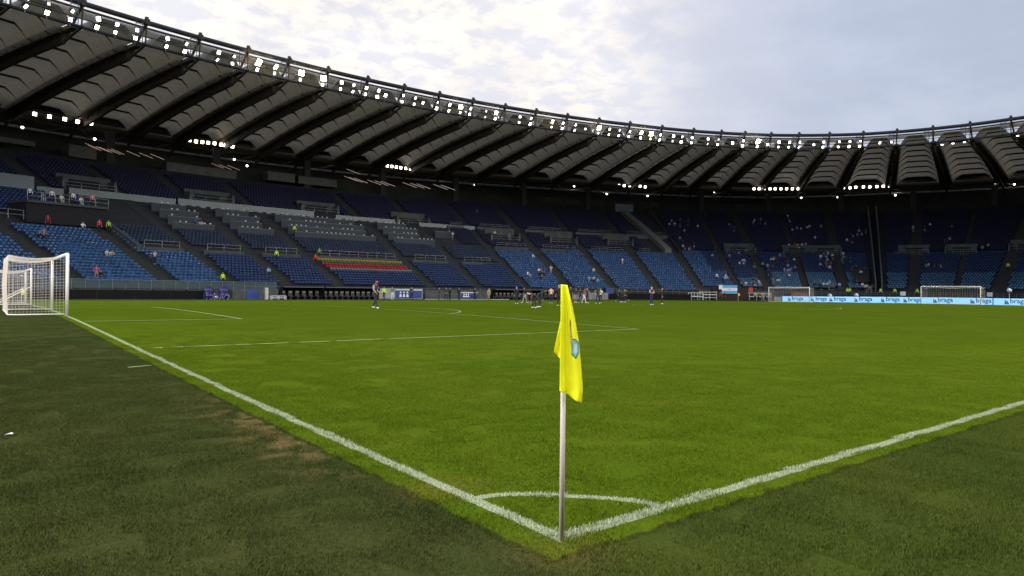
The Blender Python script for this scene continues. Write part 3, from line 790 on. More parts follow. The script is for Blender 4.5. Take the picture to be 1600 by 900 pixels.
TWIN = [(52,7),(85,17),(118,28),(156,40),(186,48),(215,57),(263,70),(289,78),(340,91),(364,97),(412,104,1),(432,112,1),(477,120,1),(497,132,1),(530,137),(549,141),(569,145),(588,149),(608,148,0,1),
        (626,157),(644,161),(664,160,0,1),(680,167),(698,171),(716,174,1),(732,176),(758,179),(776,180,1),(810,188),(826,191),(858,197,1),(875,199),(898,198),(914,200,0,1),(930,208,1),(948,208),
        (964,209),(979,212),(998,213,1),(1013,215,1),(1028,214),(1048,218),(1061,220),(1077,221),(1102,223),(1118,224),(1141,223,0,1),(1157,227),(1180,228,1),(1195,225,0,1),(1213,228),(1229,227),
        (1245,228),(1267,225,0,1),(1283,228),(1307,227),(1324,227),(1341,227),(1369,222,0,1),(1387,220,0,1)]
SPOT = bpy.data.lights.new('floodlight_beam', 'SPOT'); SPOT.energy = LAMP_W; SPOT.color = (1.0, 0.95, 0.86)
SPOT.spot_size = math.radians(58); SPOT.spot_blend = 0.6; SPOT.shadow_soft_size = 0.35
SPOTB = bpy.data.lights.new('floodlight_beam', 'SPOT'); SPOTB.energy = LAMP_W*4.5; SPOTB.color = (1.0, 0.95, 0.86)
SPOTB.spot_size = math.radians(96); SPOTB.spot_blend = 0.5; SPOTB.shadow_soft_size = 0.5
def th_of(x, y): return math.degrees(math.atan2((y-CY)/63.5, (x-CX)/100))
def floodlight(P, rz, label, hot=False, single=False, beam=SPOT, group='floodlights along the inner rim of the roof'):
    t = empty('floodlight', tuple(P), rz, label=label, cat='floodlight', group=group)
    link('bracket', BRK, parent=t)
    for k, (dz, dx, tilt) in enumerate(((0.55, 0.10, 0.55), (-0.50, -0.10, 0.65)) if not single else ((0.0, 0, 0.6),)):
        h = link('lamp_head', HEAD, (dx, -0.1, dz), parent=t); h.rotation_euler = (tilt+random.uniform(-.12, .12), 0, random.uniform(-.7, .7)); h.scale = (random.uniform(.62, 1.0),)*3
        link('lens', LENSH if hot and k == 0 else random.choices([LENS, LENSM, LENSW], [6, 3, 1])[0], parent=h)
    if beam:
        l = bpy.data.objects.new('floodlight_beam', beam); COL.objects.link(l); l.parent = t
        l.location = (0, -0.75, 0); l.rotation_euler = (math.radians(90-38), 0, 0)   # -Z of the lamp towards -Y and down
        l.rotation_euler = (math.radians(51 if beam is SPOT else 44), 0, math.pi)
TWIN.sort()
bri = 0
for k, q in enumerate(TWIN):
    u, v = q[:2]; P = at_height(u, v, H1-2.35); th = th_of(P[0], P[1]); n = outward(th, 3)
    P = rim(th, -2.2, -1.0)
    hot = len(q) > 2 and q[2] == 1; single = len(q) > 3
    kind = 'glaring warm' if hot else ('single' if single else 'twin-headed')
    floodlight(P, math.atan2(n[1], n[0])-math.pi/2, f'{kind} floodlight, {ordinal(k)} from the left along the roof rim', hot, single)
# the ones beyond the frame, on the rest of the rim
for bk, t in enumerate(range(128, 356, 9)):
    n = outward(t, 3); floodlight(rim(t, -2.2, -1.0), math.atan2(n[1], n[0])-math.pi/2, f'{ordinal(bk)} floodlight round the part of the roof rim behind the photographer', False, False, SPOTB, group='floodlights behind the photographer')
# downlights at the right end of the rim
DL = MB(); DL.box((0, 0, 0.1), (0.7, 0.5, 0.2)); DLL = MB(); DLL.box((0, 0, -0.03), (0.6, 0.4, 0.06))
DLm = DL.mesh('housing', M_HOUS); DLl = DLL.mesh('lens', mat('small_lens', (1, 1, 1), 0.3, emit=6, ecol=(1, 0.95, 0.88), var=0))
for k, (u, v) in enumerate([(1472,226),(1489,224),(1507,222),(1590,212)]):
    P = at_height(u, v, H1-2.6); t = empty('downlight', tuple(P), 0.3, label=f'flat white downlight, {ordinal(k)} from the left at the right end of the rim', cat='lamp', group='flat downlights at the right end of the rim')
    link('housing', DLm, parent=t); link('lens', DLl, parent=t)
# lamp bars hanging at the outer ring
GROUPS = [[(54,178),(77,182),(101,186),(121,190),(142,193)], [(296,219),(306,221),(316,222),(325,223),(335,224),(345,226),(352,227),(363,229)],
          [(597,258),(605,259),(612,260),(619,261),(626,262),(634,263),(641,264),(649,264.5)], [(753,274),(765,275.5),(776,276.5),(790,277.5),(801,279)],
          [(958,289),(967,289.5),(975,290),(984,290),(991,290.5),(1000,291),(1008,292)], [(1178,295),(1186,295),(1194,295),(1203,295),(1211,295),(1220,295),(1229,295),(1238,295),(1247,295)],
          [(1318,293.5),(1328,293.5),(1337,292.5),(1349,292),(1359,292),(1370,291.5),(1380,291),(1390,291)]]
SM_H = head_mesh(0.55, 0.55, 0.35).mesh('lamp_head', M_HOUS); SM_L = lens_mesh(0.62, 0.62, 0.35).mesh('lens', mat('bar_lens', (1, 1, 1), 0.3, emit=7, ecol=(1, 0.9, 0.78), var=0))
names = ['five', 'eight', 'eight', 'five', 'seven', 'nine', 'eight']
hang = ['below the first roof bays at the far left', 'above the pale booths on the left', 'left of the middle of the long side', 'right of the middle of the long side', 'above the ramp between long side and curved end', 'above the left part of the curved end', 'above the right part of the curved end']
for gi, g in enumerate(GROUPS):
    pts = []
    for u, v in g:
        d = _F + R2*(u-800)/FPX + U2*(450-v)/FPX
        lo, hi = 60.0, 260.0
        for _ in range(40):
            m = (lo+hi)/2; Q = CAM+d*m
            if ((Q[0]-CX)/(145.6-2))**2+((Q[1]-CY)/(108.4-2))**2 > 1: hi = m
            else: lo = m
        pts.append(CAM+d*lo)
    c = sum(pts)/len(pts)
    t = empty('lamp_bar', tuple(c), 0, label=f'hanging bar of {names[gi]} white lamps {hang[gi]}', cat='lamp bar', group='lamp bars hanging below the outer ring')
    b = MB(); b.bar(pts[0]+[0,0,0.5], pts[-1]+[0,0,0.5], 0.12, 0.12); b.bar(pts[0]-[0,0,1.3], pts[-1]-[0,0,1.3], 0.16, 0.16)
    for p in pts: b.bar(p+[0,0,0.5], p-[0,0,1.3], 0.06, 0.06)
    for p in (pts[0], pts[-1]): b.bar(p+[0,0,0.5], p+[0,0,1.6], 0.08, 0.08)
    b.build('frame', M_STEEL, t)
    for p in pts:
        n = outward(math.degrees(math.atan2((p[1]-CY)/106, (p[0]-CX)/143)), 46)
        h = link('lamp_head', SM_H, tuple(p-c), math.atan2(n[1], n[0])-math.pi/2, parent=t); h.rotation_euler[0] = 0.25
        link('lens', SM_L, parent=h)
# glowing fluorescent tubes deep under the roof and small lamps below the outer ring
b0 = MB(); b0.bar((-1.6, 0, 0), (1.6, 0, 0), 0.05, 0.05); TUB = b0.mesh('tube_lamp', mat('tube_lamp', (1, 1, 1), 0.4, emit=0.3, ecol=(1.0, 0.62, 0.45), var=0))
k = 0
for (u, v) in [(143,228),(148,231),(160,233),(165,234),(178,237),(184,237),(208,240),(228,243),(246,245),(340,259),(352,261),(365,262),(855//2+125,268),(548,279),(556,281),(564,282),(585,285),(596,286),(606,287),(640,289),(652,290),(662,291),(688,292),(700,293)]:
    P = at_depth(u, 118 if u < 300 else 135, None); 
    d = _F + R2*(u-800)/FPX + U2*(450-v)/FPX; P = CAM+d*(112 if u < 300 else 128)
    o = link('tube_lamp', TUB, tuple(P), YAW+0.9); o.rotation_euler = (0, -0.35, YAW+1.2)
    tag(o, f'thin warm tube lamp, {ordinal(k)} from the left under the outer roof', 'lamp', 'thin tube lamps under the outer roof'); k += 1
SB = MB(); SB.ball((0, 0, 0), 0.22, 1); SB.box((0, 0, 0.25), (0.3, 0.3, 0.2), 0); SBm = SB.mesh('small_lamp', [M_HOUS, mat('small_lamp', (1, 1, 1), 0.4, emit=7, ecol=(1, 0.93, 0.85), var=0)])
k = 0
for (u, v) in [(35,199),(148,217),(214,215),(366,249),(386,259),(510,252),(583,260),(692,275),(742,289),(779,312),(897,291),(948,303),(1012,306),(1116,300),(1252,309),(1309,308),(1400,296),(1399,305),(1555,286),(1576,284),(1585,288)]:
    d = _F + R2*(u-800)/FPX + U2*(450-v)/FPX; lo, hi = 60.0, 260.0
    for _ in range(40):
        m = (lo+hi)/2; Q = CAM+d*m
        if ((Q[0]-CX)/(145.6+2))**2+((Q[1]-CY)/(108.4+2))**2 > 1: hi = m
        else: lo = m
    tag(link('small_lamp', SBm, tuple(CAM+d*lo)), f'small round lamp, {ordinal(k)} from the left just below the outer ring', 'lamp', 'small round lamps below the outer ring'); k += 1

# ------------------------------------------------------------------ things on the press desks
mb_ = MB(); mb_.box((0, 0, 0.2), (0.26, 0.03, 0.15), 1); mb_.box((0, 0.03, 0.2), (0.30, 0.03, 0.19), 0); mb_.box((0, 0.04, 0.06), (0.05, 0.05, 0.14), 0); mb_.box((0, 0.02, 0.01), (0.22, 0.16, 0.02), 0)
MON = mb_.mesh('monitor', [M_HOUS, mat('monitor_screen', (0.35, 0.4, 0.45), 0.4, emit=0.08, ecol=(0.8, 0.9, 1.0), var=0)])
byrow = {}
for q in monspots: byrow.setdefault(q[0], []).append(q)
for di, lst in byrow.items():
    lst = sorted(lst, key=lambda q: -q[1])[:60]
    for k, (_, t, s, z) in enumerate(lst):
        n = outward(t, s)
        o = link('monitor', MON, tuple(bowl(t, s, z)), math.atan2(n[1], n[0])-math.pi/2+random.uniform(-.3, .3))
        tag(o, f'small pale monitor, {ordinal(k)} from the left on the {ordinal(di)} press desk row from below', 'monitor', 'small monitors along the press desks')

# ------------------------------------------------------------------ placing helpers
def col_hit(u, fn):
    """first ground-plan point along the picture column u where fn(x, y) turns true"""
    d = _F + R2*(u-800)/FPX; d = d/np.linalg.norm(d[:2]); t = 2.0
    while t < 400:
        P = CAM+d*t
        if fn(P[0], P[1]): return P[:2]
        t += 0.05
def on_bowl(u, s): return col_hit(u, lambda x, y: ((x-CX)/(A0+s))**2+((y-CY)/(B0+s))**2 > 1)
def x_at(u, y): return float(col_hit(u, lambda a, b: b > y)[0])
def y_at(u, x): return float(col_hit(u, lambda a, b: a > x)[1])
def surf_hit(u, v):
    d = _F + R2*(u-800)/FPX + U2*(450-v)/FPX; t = 40.0
    while t < 300:
        P = CAM+d*t
        e = ((P[0]-CX)/A0)**2+((P[1]-CY)/B0)**2
        if e > 1:
            lo, hi = 0.0, 80.0
            for _ in range(30):
                m = (lo+hi)/2
                if ((P[0]-CX)/(A0+m))**2+((P[1]-CY)/(B0+m))**2 > 1: lo = m
                else: hi = m
            if 1.6+0.47*lo+0.4 >= P[2]:
                return math.degrees(math.atan2((P[1]-CY)/(B0+lo), (P[0]-CX)/(A0+lo))), lo
        t += 0.3
    return None

# ------------------------------------------------------------------ grass blades near the camera
def blade_patch(name, n, size, h):
    V = []; F = []
    for k in range(n):
        x, y = (random.random()-.5)*size, (random.random()-.5)*size
        a = random.random()*math.tau; hh = h*random.uniform(0.55, 1.25); w = random.uniform(0.0016, 0.0030)
        lean = hh*random.uniform(0.1, 0.9); la = random.gauss(0.6, 1.3)
        dx, dy = math.cos(a)*w, math.sin(a)*w; lx, ly = math.cos(la)*lean, math.sin(la)*lean
        i = len(V)
        V += [(x-dx, y-dy, -0.004), (x+dx, y+dy, -0.004), (x+dx*.8+lx*.35, y+dy*.8+ly*.35, hh*.62), (x-dx*.8+lx*.35, y-dy*.8+ly*.35, hh*.62), (x+lx, y+ly, hh)]
        F += [(i, i+1, i+2, i+3), (i+3, i+2, i+4)]
    me = bpy.data.meshes.new(name); me.from_pydata(V, [], F); me.materials.append(M_BLADE); me.update()
    return bpy.data.objects.new(name, me)
def scatter(name, pts, scs, patch, label):
    me = bpy.data.meshes.new(name); me.from_pydata(pts, [], [])
    at = me.attributes.new('sc', 'FLOAT', 'POINT'); at.data.foreach_set('value', scs)
    o = bpy.data.objects.new(name, me); COL.objects.link(o); tag(o, label, 'grass', kind='stuff')
    ng = bpy.data.node_groups.new(name, 'GeometryNodeTree')
    ng.interface.new_socket('Geometry', in_out='INPUT', socket_type='NodeSocketGeometry'); ng.interface.new_socket('Geometry', in_out='OUTPUT', socket_type='NodeSocketGeometry')
    N, L = ng.nodes, ng.links; i = N.new('NodeGroupInput'); out = N.new('NodeGroupOutput')
    oi = N.new('GeometryNodeObjectInfo'); oi.inputs['Object'].default_value = patch; oi.inputs['As Instance'].default_value = True
    ip = N.new('GeometryNodeInstanceOnPoints'); m2p = N.new('GeometryNodeMeshToPoints')
    rv = N.new('FunctionNodeRandomValue'); rv.data_type = 'FLOAT_VECTOR'; rv.inputs[0].default_value = (-0.05, -0.05, -0.5); rv.inputs[1].default_value = (0.05, 0.05, 0.5)
    na = N.new('GeometryNodeInputNamedAttribute'); na.data_type = 'FLOAT'; na.inputs['Name'].default_value = 'sc'
    cb = N.new('ShaderNodeCombineXYZ'); cb.inputs[0].default_value = 1; cb.inputs[1].default_value = 1; L.new(na.outputs[0], cb.inputs[2])
    L.new(i.outputs[0], m2p.inputs[0]); L.new(m2p.outputs[0], ip.inputs['Points']); L.new(oi.outputs['Geometry'], ip.inputs['Instance'])
    L.new(rv.outputs[0], ip.inputs['Rotation']); L.new(cb.outputs[0], ip.inputs['Scale']); L.new(ip.outputs[0], out.inputs[0])
    md = o.modifiers.new('blades', 'NODES'); md.node_group = ng
    return o
PS = 0.5
patch = blade_patch('blade_patch', 2600, PS*1.25, 0.017)
pp, ss, pt, st_ = [], [], [], []
for i in range(-30, 60):
    for j in range(-30, 60):
        x, y = i*PS+.25, j*PS+.25; u, v, Z = project((x, y, gz(x, y)))
        if Z < 2.2 or Z > 24 or random.random() < (Z-10)/16 or not (-90 < u < 1690) or v > 1060: continue
        x += random.uniform(-.05, .05); y += random.uniform(-.05, .05)
        sc = 0.95 if (x > -0.3 and y > -0.3) else (1.25 if x > y else 0.9)
        fade = max(0.25, min(1, (24-Z)/14))
        (pp if (x > -0.3 and y > -0.3) else pt).append((x, y, gz(x, y)))
        (ss if (x > -0.3 and y > -0.3) else st_).append(sc*fade)
scatter('grass', pp, ss, patch, 'mown bright green grass of the pitch around the corner')
scatter('turf_fibres', pt, st_, patch, 'dark olive synthetic turf outside the corner lines')

# ------------------------------------------------------------------ corner flags
M_POLE = mat('flag_pole', (0.88, 0.82, 0.78), 0.9, var=0.05, scale=8, spec=0.2)
make_translucent(M_POLE, 0.15, (0.9, 0.84, 0.80))
M_FLAG = mat('flag_cloth', (0.93, 0.94, 0.012), 0.7, var=0.05, scale=12)
fn_ = M_FLAG.node_tree; tl = fn_.nodes.new('ShaderNodeBsdfTranslucent'); tl.inputs[0].default_value = (0.9, 0.92, 0.02, 1); mxs = fn_.nodes.new('ShaderNodeMixShader'); mxs.inputs[0].default_value = 0.25
fn_.links.new(fn_.nodes['Principled BSDF'].outputs[0], mxs.inputs[1]); fn_.links.new(tl.outputs[0], mxs.inputs[2]); fn_.links.new(mxs.outputs[0], fn_.nodes['Material Output'].inputs[0])
base = at_height(877.3, 845, 0.0); Rh = np.array([_R[0], _R[1], 0]); Fh = np.array([math.cos(YAW), math.sin(YAW), 0])
cf = empty('corner_flag', tuple(base), label='yellow corner flag hanging limp on a pale pole at the near corner', cat='corner flag')
b = MB(); b.tube([base+[0,0,-0.05], base+[0,0,0.75], base+[0,0,1.475]], 0.0155, 12); b.tube([base+[0,0,1.475], base+[0,0,1.49]], 0.017, 12); b.build('pole', M_POLE, cf, True)
d0 = float((base-CAM)@_F)
def flag_pt(u, v, depth):
    """cloth point beside the pole; u, v measured on the hanging cloth, depth towards the viewer in metres"""
    d = _F + R2*(u-800)/FPX + U2*(450-v)/FPX
    P = CAM + d*(d0/1.0); return P - Fh*depth
def strip(rows, ncol, depthf, nsub=6):
    """rows: (v, left u, right u) ; smooth cloth grid"""
    vs = [r[0] for r in rows]; g = []
    tot = (len(rows)-1)*nsub
    for k in range(tot+1):
        f = k/tot; idx = f*(len(rows)-1); i = min(int(idx), len(rows)-2); a = idx-i
        L_ = [rows[i][q]*(1-a)+rows[i+1][q]*a for q in range(5)]
        g.append([flag_pt(L_[1]+(L_[2]-L_[1])*c/ncol, L_[3]+(L_[4]-L_[3])*c/ncol, depthf(c/ncol, f)) for c in range(ncol+1)])
    b = MB()
    for r in g:
        for p in r: b.v.append(tuple(p))
    w = ncol+1
    for k in range(tot):
        for c in range(ncol): b.f.append((k*w+c, (k+1)*w+c, (k+1)*w+c+1, k*w+c+1)); b.m.append(0)
    return b
# columns: v_mean, left u, right u, left v, right v
front = [(445,880.5,885.5,444.5,445.5),(456,879.2,888.3,455,457),(469,878.3,891.5,468,470),(498,877.6,897.5,497,499),(535,877.2,903,534,533),(567,877.0,906.2,565,566),(590,877.2,908,588,590),(605,877.4,909,605,608),(616,878,907,607.5,628)]
front = [(a, 877.3+(845-a)/398*5.5-7.6, c_, d_, e_) for a, _b, c_, d_, e_ in front]
def dep(c, f):
    a = min(1, f*1.6)
    return 0.052 + 0.028*a*math.sin(2*math.pi*(c*1.35+0.10)+1.1*f) + 0.030*f*c + 0.008*a*math.sin(9*c+6*f)
fb = strip(front, 22, dep)
fo = fb.build('flag', M_FLAG, cf, True); sd = fo.modifiers.new('cloth', 'SOLIDIFY'); sd.thickness = 0.0015
back = [(478,877.9,881,477,479),(500,876.5,881,499,502),(525,871.5,881,522,526),(543,867.5,881,541,548),(553,866,880.8,551,561),(560,868.5,879.8,553.5,566)]
bb = strip(back, 10, lambda c, f: -0.020-0.030*(1-c)*f+0.012*math.sin(6*c+3*f), 5)
bo = bb.build('flag_fold', M_FLAG, cf, True); sd = bo.modifiers.new('cloth', 'SOLIDIFY'); sd.thickness = 0.0015
# crest printed on the cloth: pale blue shield, dark edge, pale centre, tan and dark bird above it
def cloth_at(u, v, lift):
    c = None
    f0, f1 = 0.0, 1.0
    for _ in range(30):
        f = (f0+f1)/2; idx = f*(len(front)-1); i = min(int(idx), len(front)-2); a = idx-i
        L_ = [front[i][q]*(1-a)+front[i+1][q]*a for q in range(5)]
        cc = min(1.0, max(0, (u-L_[1])/(L_[2]-L_[1]))); vv = L_[3]+(L_[4]-L_[3])*cc
        if vv < v: f0 = f
        else: f1 = f
    return flag_pt(u, v, dep(cc, f)+lift)
def patch_poly(pts, lift, name, m, parent, sub=6):
    bm = bmesh.new(); vs = [bm.verts.new((x, y, 0)) for x, y in pts]; bm.faces.new(vs)
    bmesh.ops.triangulate(bm, faces=bm.faces)
    for _ in range(3): bmesh.ops.subdivide_edges(bm, edges=list(bm.edges), cuts=1, use_grid_fill=True)
    for v in bm.verts:
        p = cloth_at(v.co.x, v.co.y, lift); v.co = p
    me = bpy.data.meshes.new(name); bm.to_mesh(me); bm.free(); me.materials.append(m)
    o = bpy.data.objects.new(name, me); COL.objects.link(o); o.parent = parent; o.matrix_parent_inverse = (parent_inv(cf)); return o
fo_inv = fo
M_CD, M_CB, M_CP, M_CT = mat('crest_dark', (0.05, 0.07, 0.10), 0.7, var=0), mat('crest_blue', (0.14, 0.40, 0.48), 0.7, var=0), mat('crest_pale', (0.45, 0.62, 0.66), 0.7, var=0), mat('crest_tan', (0.38, 0.33, 0.10), 0.7, var=0.2, scale=60)
for pts, lf, m in (([(892.5,528),(897,527.8),(902.6,533),(903,550),(897.4,558.5),(891.3,552.5)], 0.0025, M_CD), ([(893.3,530),(897,529.6),(902,534),(902.3,549),(897.4,556),(892.3,551)], 0.0032, M_CB),
                   ([(895.5,536),(899.5,535.5),(900.5,546),(897.5,552),(895,546)], 0.0040, M_CP), ([(888.6,499),(890.0,505),(891.5,520),(893,530),(891.5,545),(889.9,536),(889.3,520),(888.3,507)], 0.0028, M_CT),
                   ([(889.2,497),(890.2,503),(889.8,514),(888.9,508)], 0.0036, M_CD)):
    o = patch_poly(pts, lf, 'crest', m, cf); o.parent = fo; o.matrix_parent_inverse = Matrix.Identity(4)
    o.matrix_parent_inverse = (Matrix.Translation(Vector(base)) @ Matrix.Identity(4)).inverted() if False else Matrix.Identity(4)
    o.data.transform(Matrix.Identity(4))
# far corner flags
def small_flag(x, y, h, label):
    P = np.array([x, y, gz(x, y)]); t = empty('corner_flag', tuple(P), label=label, cat='corner flag')
    b = MB(); b.tube([P, P+[0,0,h]], 0.02, 8); b.build('pole', M_POLE, t)
    b = MB(); T = Rh
    g = [[P+[0,0,h-0.02-r*0.09]+T*(0.0+c*0.085*(0.35+0.65*min(1, r/3)))*(1 if r < 5 else 0.6)+Fh*0.03*math.sin(c*2+r) for c in range(5)] for r in range(7)]
    for r in range(6):
        for c in range(4): b.quad(g[r][c], g[r+1][c], g[r+1][c+1], g[r][c+1])
    f = b.build('flag', M_FLAG, t); s = f.modifiers.new('cloth', 'SOLIDIFY'); s.thickness = 0.004
small_flag(0.0, 68.0, 1.15, 'small yellow corner flag seen through the near goal net')
small_flag(105.0, 68.0, 1.5, 'tiny yellow corner flag at the far corner below the sky-blue banner')

# ------------------------------------------------------------------ goals
M_POST = mat('goal_white', (0.80, 0.78, 0.76), 0.4, var=0.03); M_NET = mat('goal_net', (0.62, 0.57, 0.53), 0.8, var=0.05)
def goal(x0, yc, dirx, label, depth=2.0, cell=0.12, strand=0.0038, braces=False, group=None, width=7.32):
    zc = gz(x0, yc); t = empty('goal', (x0, yc, zc), label=label, cat='goal', group=group)
    W, Hh = width/2, 2.44
    def P(d, y, z): return np.array([x0+dirx*d, yc+y, gz(x0+dirx*d, yc+y)*1.0+z])
    for sg in (-1, 1):
        b = MB(); b.tube([P(0, sg*(W+.06), 0), P(0, sg*(W+.06), Hh+0.06)], 0.062, 12); b.build('post', M_POST, t, True)
    b = MB(); b.tube([P(0, -W-.1, Hh+.06)-[0,0,gz(x0, yc-W)-zc], P(0, W+.1, Hh+.06)-[0,0,gz(x0, yc+W)-zc]], 0.060, 12); b.build('crossbar', M_POST, t, True)
    b = MB(); r = 0.026
    b.tube([P(0, -W, .03), P(depth*.85, -W, .03), P(depth, -W+.25, .03), P(depth, W-.25, .03), P(depth*.85, W, .03), P(0, W, .03)], r, 8); b.build('base_frame', M_POST, t, True)
    if braces:
        for sg in (-1, 1):
            b = MB(); b.tube([P(0.02, sg*W, 1.25), P(depth*.95, sg*W, .05)], 0.035, 6); b.build('brace', M_POST, t, True)
    b = MB(); sag = lambda d: -0.22*math.sin(math.pi*min(1, d/depth)*0.95)*(1.0)
    top = lambda d, y: P(d, y, Hh+sag(d)*(0.75+0.25*math.cos(y*1.3)))
    ny = int(2*W/cell); nd = max(2, int(depth/cell)); nz = int(Hh/cell)
    def line(pts): b.tube(pts, strand, 3, caps=False)
    for k in range(nd+1):
        d = depth*k/nd
        line([top(d, -W+2*W*q/14) for q in range(15)])
        for sg in (-1, 1): line([P(d, sg*W, 0.03), P(d, sg*(W-0.0), Hh*0.5), top(d, sg*W)])
    for k in range(ny+1):
        y = -W+2*W*k/ny; line([top(depth*q/6, y) for q in range(7)]); line([top(depth, y), P(depth+0.05, y, 1.2), P(depth, y, .03)])
    for k in range(nz+1):
        z = 0.03+(Hh-0.3)*k/nz
        line([P(depth+0.05*math.sin(math.pi*z/Hh), -W, z), P(depth+0.05*math.sin(math.pi*z/Hh), W, z)])
        for sg in (-1, 1): line([P(0, sg*W, z*1.12), P(depth, sg*W, z)])
    b.build('net', M_NET, t)
goal(0.06, 34, -1, 'large white goal with cream net at the near end, leftmost', depth=1.95)
goal(0.0, 57.7, -1, 'smaller-looking white goal with diagonal braces seen through the near goal', depth=2.0, cell=0.24, strand=0.008, braces=True)
goal(104.94, 34, 1, 'white goal at the far end in front of the light-blue board, right', depth=1.9, cell=0.30, strand=0.007)
goal(106.6, 59.2, 1, 'white training goal left of the far goal at the left end of the board', depth=1.5, cell=0.30, strand=0.007)

# ------------------------------------------------------------------ boards and lettering
FONT = None
def text_mesh(s, name):
    cu = bpy.data.curves.new(name, 'FONT'); cu.body = s; cu.extrude = 0.004; cu.resolution_u = 3; cu.offset = 0.012
    o = bpy.data.objects.new(name, cu); COL.objects.link(o); dg = bpy.context.evaluated_depsgraph_get(); dg.update()
    me = bpy.data.meshes.new_from_object(o.evaluated_get(dg)); COL.objects.unlink(o); bpy.data.objects.remove(o); return me
M_LED = mat('led_pale_blue', (0.3, 0.6, 0.8), 0.5, emit=0.62, ecol=(0.30, 0.66, 1.0), var=0)
M_LTX = mat('led_navy', (0.01, 0.04, 0.16), 0.5, emit=0.05, ecol=(0.05, 0.25, 0.6), var=0)
M_LIC = mat('led_plum', (0.15, 0.02, 0.10), 0.5, emit=0.08, ecol=(0.6, 0.2, 0.5), var=0)
M_BBLK = mat('board_black', (0.009, 0.009, 0.010), 0.9, var=0.2, spec=0.15)
BX = 110.0; y0, y1 = y_at(1223, BX), y_at(1640, BX)
led = empty('advertising_board', (BX, (y0+y1)/2, 0), label='long pale-blue lit board reading braga behind the far goal', cat='advertising board')
BZ = lambda y: gz(BX, y)-0.02
nb_ = 14
for k in range(nb_):
    ya, yb = y0+(y1-y0)*k/nb_, y0+(y1-y0)*(k+1)/nb_; zb = BZ((ya+yb)/2)
    b = MB(); b.box((BX, (ya+yb)/2, zb+0.53), (0.06, abs(yb-ya)-0.01, 0.94)); o = b.build('screen', M_LED, led)
    b = MB(); b.box((BX+0.06, (ya+yb)/2, zb+0.5), (0.055, abs(yb-ya), 1.02)); b.build('cabinet', M_BBLK, led)
WORD = text_mesh('braga', 'lettering'); WORD.materials.append(M_LTX)
wx = [v.co.x for v in WORD.vertices]; wy = [v.co.y for v in WORD.vertices]; wx0, wx1 = min(wx), max(wx)
MW = Matrix(((0,0,-1,0),(-1,0,0,0),(0,1,0,0),(0,0,0,1)))       # text x -> -Y, y -> Z, z -> -X
for ic, u0, u1 in ((1234,1238,1255.5),(1270,1275,1292.5),(1299,1303.5,1322.5),(1338,1343,1363.5),(1380,1385,1406.5),(1415,1419.5,1440.5),(1461.5,1466,1489.5),(1520,1525.5,1549.5),(1573.5,1579,1605),(1618,1624,1650)):
    ya, yb = y_at(u0, BX), y_at(u1, BX); sc = (ya-yb)/(wx1-wx0); scv = min(sc, 0.95)
    o = link('lettering', WORD, parent=led); o.matrix_parent_inverse = parent_inv(led)
    zc = BZ(ya)+0.36
    o.matrix_world = Matrix.Translation((BX-0.036, ya+wx0*sc, zc)) @ MW @ Matrix.Diagonal((sc, scv, 1, 1))
    yi = y_at(ic, BX); b = MB()
    for pts, mi in (([(-.26,.70),(-.14,.76),(-.10,.40),(.10,.12),(-.26,.12)], 0), ([(-.06,.62),(.06,.60),(.22,.30),(.28,.12),(.12,.12),(-.04,.36)], 1)):
        pp_ = [(BX-0.034, yi-p, BZ(yi)+q+0.06) for p, q in pts]; b.poly(pp_, mi)
    b.build('emblem', [M_LIC, M_LTX], led)
# white front board at the foot of the training goal, dark pole on the board
b = MB(); yy = y_at(1216.5, BX); b.box((BX-0.2, yy, 0.45), (0.08, 1.3, 0.85)); o = b.build('advertising_board', mat('board_white', (0.5, 0.52, 0.5), 0.5, var=0.3, scale=3)); tag(o, 'small whitish board at the left end of the long lit board', 'advertising board')
b = MB(); yy = y_at(1553, BX); b.tube([(BX-0.3, yy, 0), (BX-0.3, yy, 2.3)], 0.06, 8); o = b.build('pole', mat('pole_navy', (0.01, 0.02, 0.06), 0.5, var=0)); tag(o, 'thin dark navy pole standing in front of the lit board', 'pole')
# black boards along the far side
xe = x_at(318, 79.0); bl = empty('advertising_board', ((-14+xe)/2, 79, 0), label='long unlit black board along the far touchline on the left', cat='advertising board')
n = 9
for k in range(n):
    xa, xb = -14+(xe+14)*k/n, -14+(xe+14)*(k+1)/n
    b = MB(); b.box(((xa+xb)/2, 79, 0.52), (xb-xa-0.03, 0.10, 1.0)); b.box(((xa+xb)/2, 79.2, 1.05), (0.12, 0.12, 0.10)); b.build('panel', M_BBLK, bl)
def low_wall(u0, u1, y, h, label, m, cat='wall', name='low_wall', z0=0.0, th=0.15):
    xa, xb = x_at(u0, y), x_at(u1, y); b = MB(); b.box(((xa+xb)/2, y, z0+h/2), (xb-xa, th, h)); o = b.build(name, m); return tag(o, label, cat)
M_GREYW = mat('grey_hoarding', (0.06, 0.07, 0.068), 0.7, var=0.3, scale=1.0); M_BLUEB = mat('board_blue', (0.015, 0.05, 0.22), 0.5, var=0.2, scale=0.8)
low_wall(363, 440, 86, 1.25, 'grey hoarding left of the long black dugout', M_GREYW, 'hoarding', 'hoarding')
low_wall(385, 405, 82, 1.15, 'plain navy board on the grey hoarding left of the dugouts', M_BLUEB, 'board', 'board')
low_wall(592, 660, 86, 1.55, 'pale grey hoarding between the two dugouts', mat('pale_hoarding', (0.30, 0.32, 0.31), 0.7, var=0.25, scale=1.0), 'hoarding', 'hoarding')
low_wall(664, 770, 88, 1.3, 'dim grey hoarding left of the right-hand dugout', M_GREYW, 'hoarding', 'hoarding')
low_wall(1000, 1110, 98, 1.2, 'dark hoarding behind the players right of the corner flag', M_BBLK, 'hoarding', 'hoarding') if False else None
IA = text_mesh('IA', 'lettering'); IA.materials.append(mat('paint_white', (0.75, 0.77, 0.8), 0.5, var=0))
